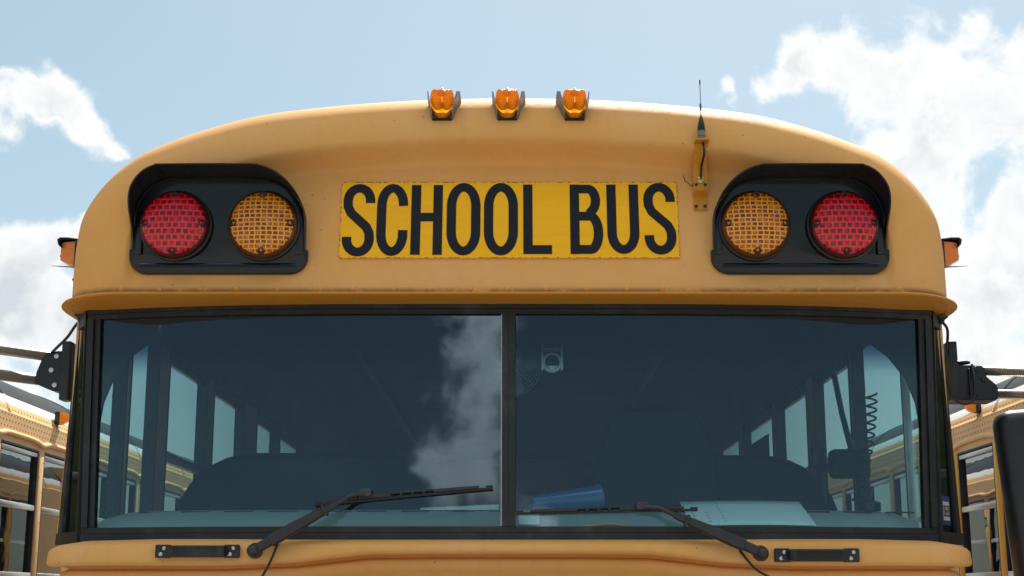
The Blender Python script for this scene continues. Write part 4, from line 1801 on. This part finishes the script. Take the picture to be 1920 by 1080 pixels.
# interior lengthwise trim rails and a partition hoop
for s in (-1, 1):
    m = MB()
    m.box((s * 0.80, 5.3, 1.255), (0.05, 9.6, 0.03), 0.008)
    m.build('ceiling_rail', M['interior'], bus, 30)
    m = MB()
    # header panel corners above the windscreen inside, with a rounded lower corner
    pts = []
    for k in range(13):
        a = math.pi / 2 * k / 12
        pts.append(Vector((s * (1.17 - 0.30 * (1 - math.sin(a)) - 0.0), 0.24, 0.56 + 0.20 * math.cos(a) - 0.0)))
    poly = [Vector((s * 1.195, 0.26, 0.88)), Vector((s * 0.0, 0.26, 0.88)), Vector((s * 0.0, 0.26, 0.775)), Vector((s * 0.80, 0.26, 0.770)), Vector((s * 0.92, 0.26, 0.748)), Vector((s * 1.0, 0.26, 0.715)), Vector((s * 1.07, 0.26, 0.66)), Vector((s * 1.115, 0.26, 0.60)), Vector((s * 1.14, 0.26, 0.53)), Vector((s * 1.15, 0.26, 0.45)), Vector((s * 1.195, 0.26, 0.45))]
    m.prism(poly, (0, 0.02, 0))
    m.build('header_panel', M['interior'], bus, 0)
m = MB()
m.box((1.184, 3.08, 0.66), (0.004, 0.52, 0.13))
m.build('window_notice', M['interior'], bus, 0)

# fan behind the centre post
fc = P(958, 690, 0.20)
m = MB()
for rr in [0.02 + 0.0075 * k for k in range(9)]:
    pts = [fc + Vector((rr * math.cos(2 * math.pi * k / 32), -0.012 * (1 - (rr / 0.085) ** 2), rr * math.sin(2 * math.pi * k / 32))) for k in range(33)]
    m.tube(pts, 0.0011, 5, cap=False)
for a in range(6):
    ca, sa = math.cos(a * math.pi / 3 + 0.4), math.sin(a * math.pi / 3 + 0.4)
    m.tube([fc + Vector((0.015 * ca, -0.012, 0.015 * sa)), fc + Vector((0.05 * ca, -0.009, 0.05 * sa)), fc + Vector((0.082 * ca, 0.0, 0.082 * sa))], 0.0012, 5)
m.lathe(fc, (0, -1, 0), [(0.018, 0.008), (0.016, 0.016), (0, 0.018)], 18)
fan = m.build('fan', M['interior'], bus, 60)
m = MB()
for a in range(4):
    an = a * math.pi / 2 + 0.3
    c = fc + Vector((0.045 * math.cos(an), 0.02, 0.045 * math.sin(an)))
    m.box(c, (0.058, 0.003, 0.04), 0.001, Matrix.Rotation(-an, 4, 'Y') @ Matrix.Rotation(R(28), 4, 'X'))
m.lathe(fc + Vector((0, 0.02, 0)), (0, 1, 0), [(0.022, 0), (0.024, 0.05), (0.0, 0.055)], 16)
m.tube([fc + Vector((0, 0.05, 0)), fc + Vector((0, 0.05, 0.13))], 0.012, 10)
m.build('fan_blades', M['interior'], fan, 40)

# driver-facing dash camera
cc = P(1035, 680, 0.14)
m = MB()
m.lathe(cc, (0, -1, 0), [(0.0, -0.03), (0.024, -0.03), (0.027, -0.01), (0.027, 0.008), (0.0235, 0.012), (0.020, 0.010)], 28)
for sx in (-1, 1):
    m.box(cc + Vector((sx * 0.0265, 0.004, 0.016)), (0.006, 0.03, 0.072), 0.002)
m.box(cc + Vector((0, 0.01, 0.038)), (0.056, 0.03, 0.006), 0.002)
m.prism([cc + Vector((-0.015, -0.0125, -0.011)), cc + Vector((0.015, -0.0125, -0.011)), cc + Vector((0, -0.0125, -0.024))], (0, -0.002, 0))
dc = m.build('dash_camera', M['white'], bus, 40)
m = MB()
m.lathe(cc, (0, -1, 0), [(0.0198, 0.008), (0.014, 0.010), (0.008, 0.0095), (0, 0.011)], 24)
m.build('camera_lens', M['pod'], dc, 40)
m = MB()
for sx in (-1, 1):
    m.tube([cc + Vector((sx * 0.0265, 0.004, 0.05)), cc + Vector((sx * 0.0265, 0.01, 0.095))], 0.0018, 6)
m.build('camera_mount', M['blue'], dc, 60)

# radio handset with its coiled cord, and a small round-cornered mirror on a stalk
m = MB()
c0, c1 = P(1634, 738, 0.42), P(1601, 945, 0.42)
pth = []
turns = 13
for k in range(turns * 10 + 1):
    u = k / (turns * 10)
    a = 2 * math.pi * turns * u
    q = c0.lerp(c1, u)
    q = q + Vector((0.016 * math.sin(u * 3.0), 0, 0))
    rad = 0.015 * (1 - 0.35 * u)
    pth.append(q + Vector((rad * math.cos(a), rad * math.sin(a), 0)))
m.tube(pth, 0.0032, 6)
m.build('coiled_cord', M['black'], bus, 60)
m = MB()
a = P(1592, 870, 0.52)
m.box(a, (0.118, 0.06, 0.085), 0.016, seg=3)
m.box(P(1542, 877, 0.53), (0.03, 0.02, 0.02), 0.004)
mb_ = m.build('interior_mirror', M['dark'], bus, 50)
m = MB()
m.tube([P(1562, 696, 0.60), P(1578, 775, 0.57), P(1598, 850, 0.54)], [0.009, 0.009, 0.010], 8)
m.build('mirror_stalk', M['black'], mb_, 60)
m = MB()
a = P(1533, 858, 0.62)
m.box(a, (0.038, 0.03, 0.062), 0.005)
m.tube([P(1536, 872, 0.62), P(1543, 900, 0.62), P(1546, 945, 0.62)], 0.006, 8)
m.build('gear_selector', M['black'], bus, 40)
m = MB()
a = P(1632, 945, 0.30)
m.lathe(a, (0, 0, 1), [(0.028, -0.02), (0.028, 0.003), (0.022, 0.008), (0, 0.009)], 20)
m.build('dash_speaker', M['black'], bus, 40)
m = MB()
# steering wheel, low behind the dash
wc = Vector((0.47, 0.56, 0.13))
ax = Vector((0, -0.35, 0.94)).normalized()
u = ax.cross(Vector((1, 0, 0))).normalized()
ring = [wc + (Vector((1, 0, 0)) * math.cos(2 * math.pi * k / 40) + u * math.sin(2 * math.pi * k / 40)) * 0.225 for k in range(41)]
m.tube(ring, 0.014, 10, cap=False)
for a in (0.5, 2.6, 4.7):
    m.tube([wc - ax * 0.03, wc + (Vector((1, 0, 0)) * math.cos(a) + u * math.sin(a)) * 0.222], 0.011, 8)
m.lathe(wc - ax * 0.05, ax, [(0.05, 0), (0.05, 0.03), (0.0, 0.04)], 20)
m.build('steering_wheel', M['black'], bus, 60)


# ------------------------------------------------------------------ loose things on the dash
def loose(o, label, cat):
    o['label'] = label
    o['category'] = cat
    return o


def dash_z(dy):
    return 0.172 + (0.229 - 0.172) * max(0, min(1, (dy - 0.03) / 0.185))


def paper_mat():
    m, t, b = mat('printed_paper')
    oc = obj_coord(t)
    c = t.mix(t.noise(oc, 8, 4), (0.74, 0.74, 0.72), (0.82, 0.82, 0.80))
    t.put(b.inputs['Base Color'], c)
    b.inputs['Roughness'].default_value = 0.8
    return m


M['paper'] = paper_mat()


def sheet(name, x0, x1, dy0, dy1, curl, skew=0.0):
    mm = MB()
    rows = []
    for j in range(7):
        dy = dy0 + (dy1 - dy0) * j / 6
        rows.append([Vector((x0 + (x1 - x0) * i / 10 + skew * j / 6, y_ws(0.5, 0.17) + dy, dash_z(dy) + 0.004 + curl(i / 10, j / 6))) for i in range(11)])
    mm.grid(rows)
    o = mm.build(name, M['paper'], None, 60)
    sm = o.modifiers.new('thick', 'SOLIDIFY')
    sm.thickness = 0.0006
    return o


xa, xb = P(1290, 965, 0.12).x, P(1521, 965, 0.12).x
pp = sheet('paper_sheet', xa, xb, 0.035, 0.215, lambda u, v: 0.018 * v + 0.003 * math.sin(3 * u), -0.008)
loose(pp, 'white printed paper sheet lying on the dash under the windscreen by the driver', 'paper')
mm = MB()
for k in range(16):
    u = 0.10 + random.uniform(0, .02)
    v = k / 15
    for col, n in ((0.06, 5), (0.17, 4), (0.29, 9)):
        if k % 2 == 0 and k / 2 < n:
            dy = 0.06 + 0.011 * k
            x = xa + (xb - xa) * col - 0.008 * (dy - 0.035) / 0.18
            vv = (dy - 0.035) / 0.18
            mm.box((x, y_ws(0.5, 0.17) + dy, dash_z(dy) + 0.0052 + 0.018 * vv + 0.003 * math.sin(3 * col)), (0.006, 0.006, 0.0003))
mm.build('print', simple('faded_print', (0.22, 0.27, 0.32), 0.8), pp, 0)
xa2, xb2 = P(785, 950, 0.15).x, P(935, 950, 0.15).x
loose(sheet('paper_sheet', xa2, xb2, 0.185, 0.207, lambda u, v: 0.004 + 0.010 * v * u), 'thin curled white paper on the dash left of the centre post', 'paper')
xa3, xb3 = P(972, 975, 0.06).x, P(1012, 975, 0.06).x  # pale card added where the glass reflects a cloud
loose(sheet('reflection_card', xa3, xb3, 0.035, 0.11, lambda u, v: 0.004 + 0.008 * v), 'small white card standing in for a cloud reflection beside the centre post', 'card')

# blue cone-shaped cup lying on the dash
ca, cb = P(996, 943, 0.17), P(1122, 934, 0.24)
ax = (cb - ca).normalized()
Lc = (cb - ca).length
mm = MB()
mm.lathe(ca, ax, [(0.0, 0.0), (0.018, 0.0), (0.019, 0.004), (0.022, Lc * 0.2), (0.036, Lc * 0.96), (0.040, Lc * 0.985), (0.040, Lc), (0.037, Lc), (0.034, Lc * 0.95), (0.015, 0.006), (0.0, 0.006)], 32)
cup = mm.build('plastic_cone', M['blue'], None, 40)
cup.location.z += 0.0
loose(cup, 'glossy blue plastic cone lying on the dash right of the centre post', 'cone')
mm = MB()
a = P(1150, 990, 0.04)
mm.tube(catmull([P(1085, 990, 0.05), P(1120, 985, 0.05), P(1150, 983, 0.05), P(1185, 990, 0.05)], 5), 0.0045, 8)
loose(mm.build('pencil_strap', M['orange'], None, 60), 'orange strap lying along the foot of the windscreen', 'strap')


# ------------------------------------------------------------------ the buses on both sides
def neighbour_ops(phase):
    return [(phase + 0.74 * k + 0.05, phase + 0.74 * k + 0.74 - 0.05) for k in range(13)]


def build_neighbour(label, loc, post_y):
    p = thing('school_bus', label, 'school bus', loc, 'school buses parked beside the middle bus')
    start = post_y
    while start > 0.7:
        start -= 0.74
    ops = [o for o in neighbour_ops(start) if o[1] < YEND - 0.1]
    build_side(p, -1, ops, M['glass_dark'], rail=0.50)
    build_side(p, 1, ops, M['glass_dark'], rail=0.50)
    build_roof(p)
    build_inner(p)
    build_cap(p)
    build_lip(p)
    build_cowl(p)
    build_windscreen(p)
    for k in range(9):
        for s in (-1, 1):
            add_seat(p, s * 0.675, start + 0.9 + 0.74 * k, 0.42, 0.98)
    for s in (-1, 1):
        mm = MB()
        yy = post_y + 0.30
        mm.box((s * 1.210, yy, 1.075), (0.03, 0.085, 0.075), 0.004)
        b = mm.build('side_marker', M['black'], p, 30)
        mm = MB()
        rows = []
        for dx, hy, z0, z1 in ((0.012, 0.038, -0.034, 0.036), (0.04, 0.034, -0.028, 0.030), (0.062, 0.022, -0.012, 0.020)):
            rows.append([Vector((s * (1.210 + dx), yy + a_ * hy, 1.075 + (z1 if t_ else z0))) for a_, t_ in ((-1, 0), (0, 0), (1, 0), (1, 1), (0, 1), (-1, 1))])
        mm.grid(rows, closed=True)
        mm.f.append(list(range(len(mm.v) - 6, len(mm.v))))
        mm.build('amber_lens', M['amber'], b, 40)
        mm = MB()
        mm.box((s * 1.247, yy, 1.033), (0.06, 0.07, 0.004), 0.001, Matrix.Rotation(R(25) * s, 4, 'Y'))
        mm.build('marker_base', M['white'], b, 30)
    return p


build_neighbour('faded school bus with an orange marker lamp near its roof, left of the middle bus', (-4.015, 0.0, 0), 4.80)
build_neighbour('faded yellow school bus behind the large black mirror head, right of the middle bus', (3.915, 0.0, 0), 4.22)
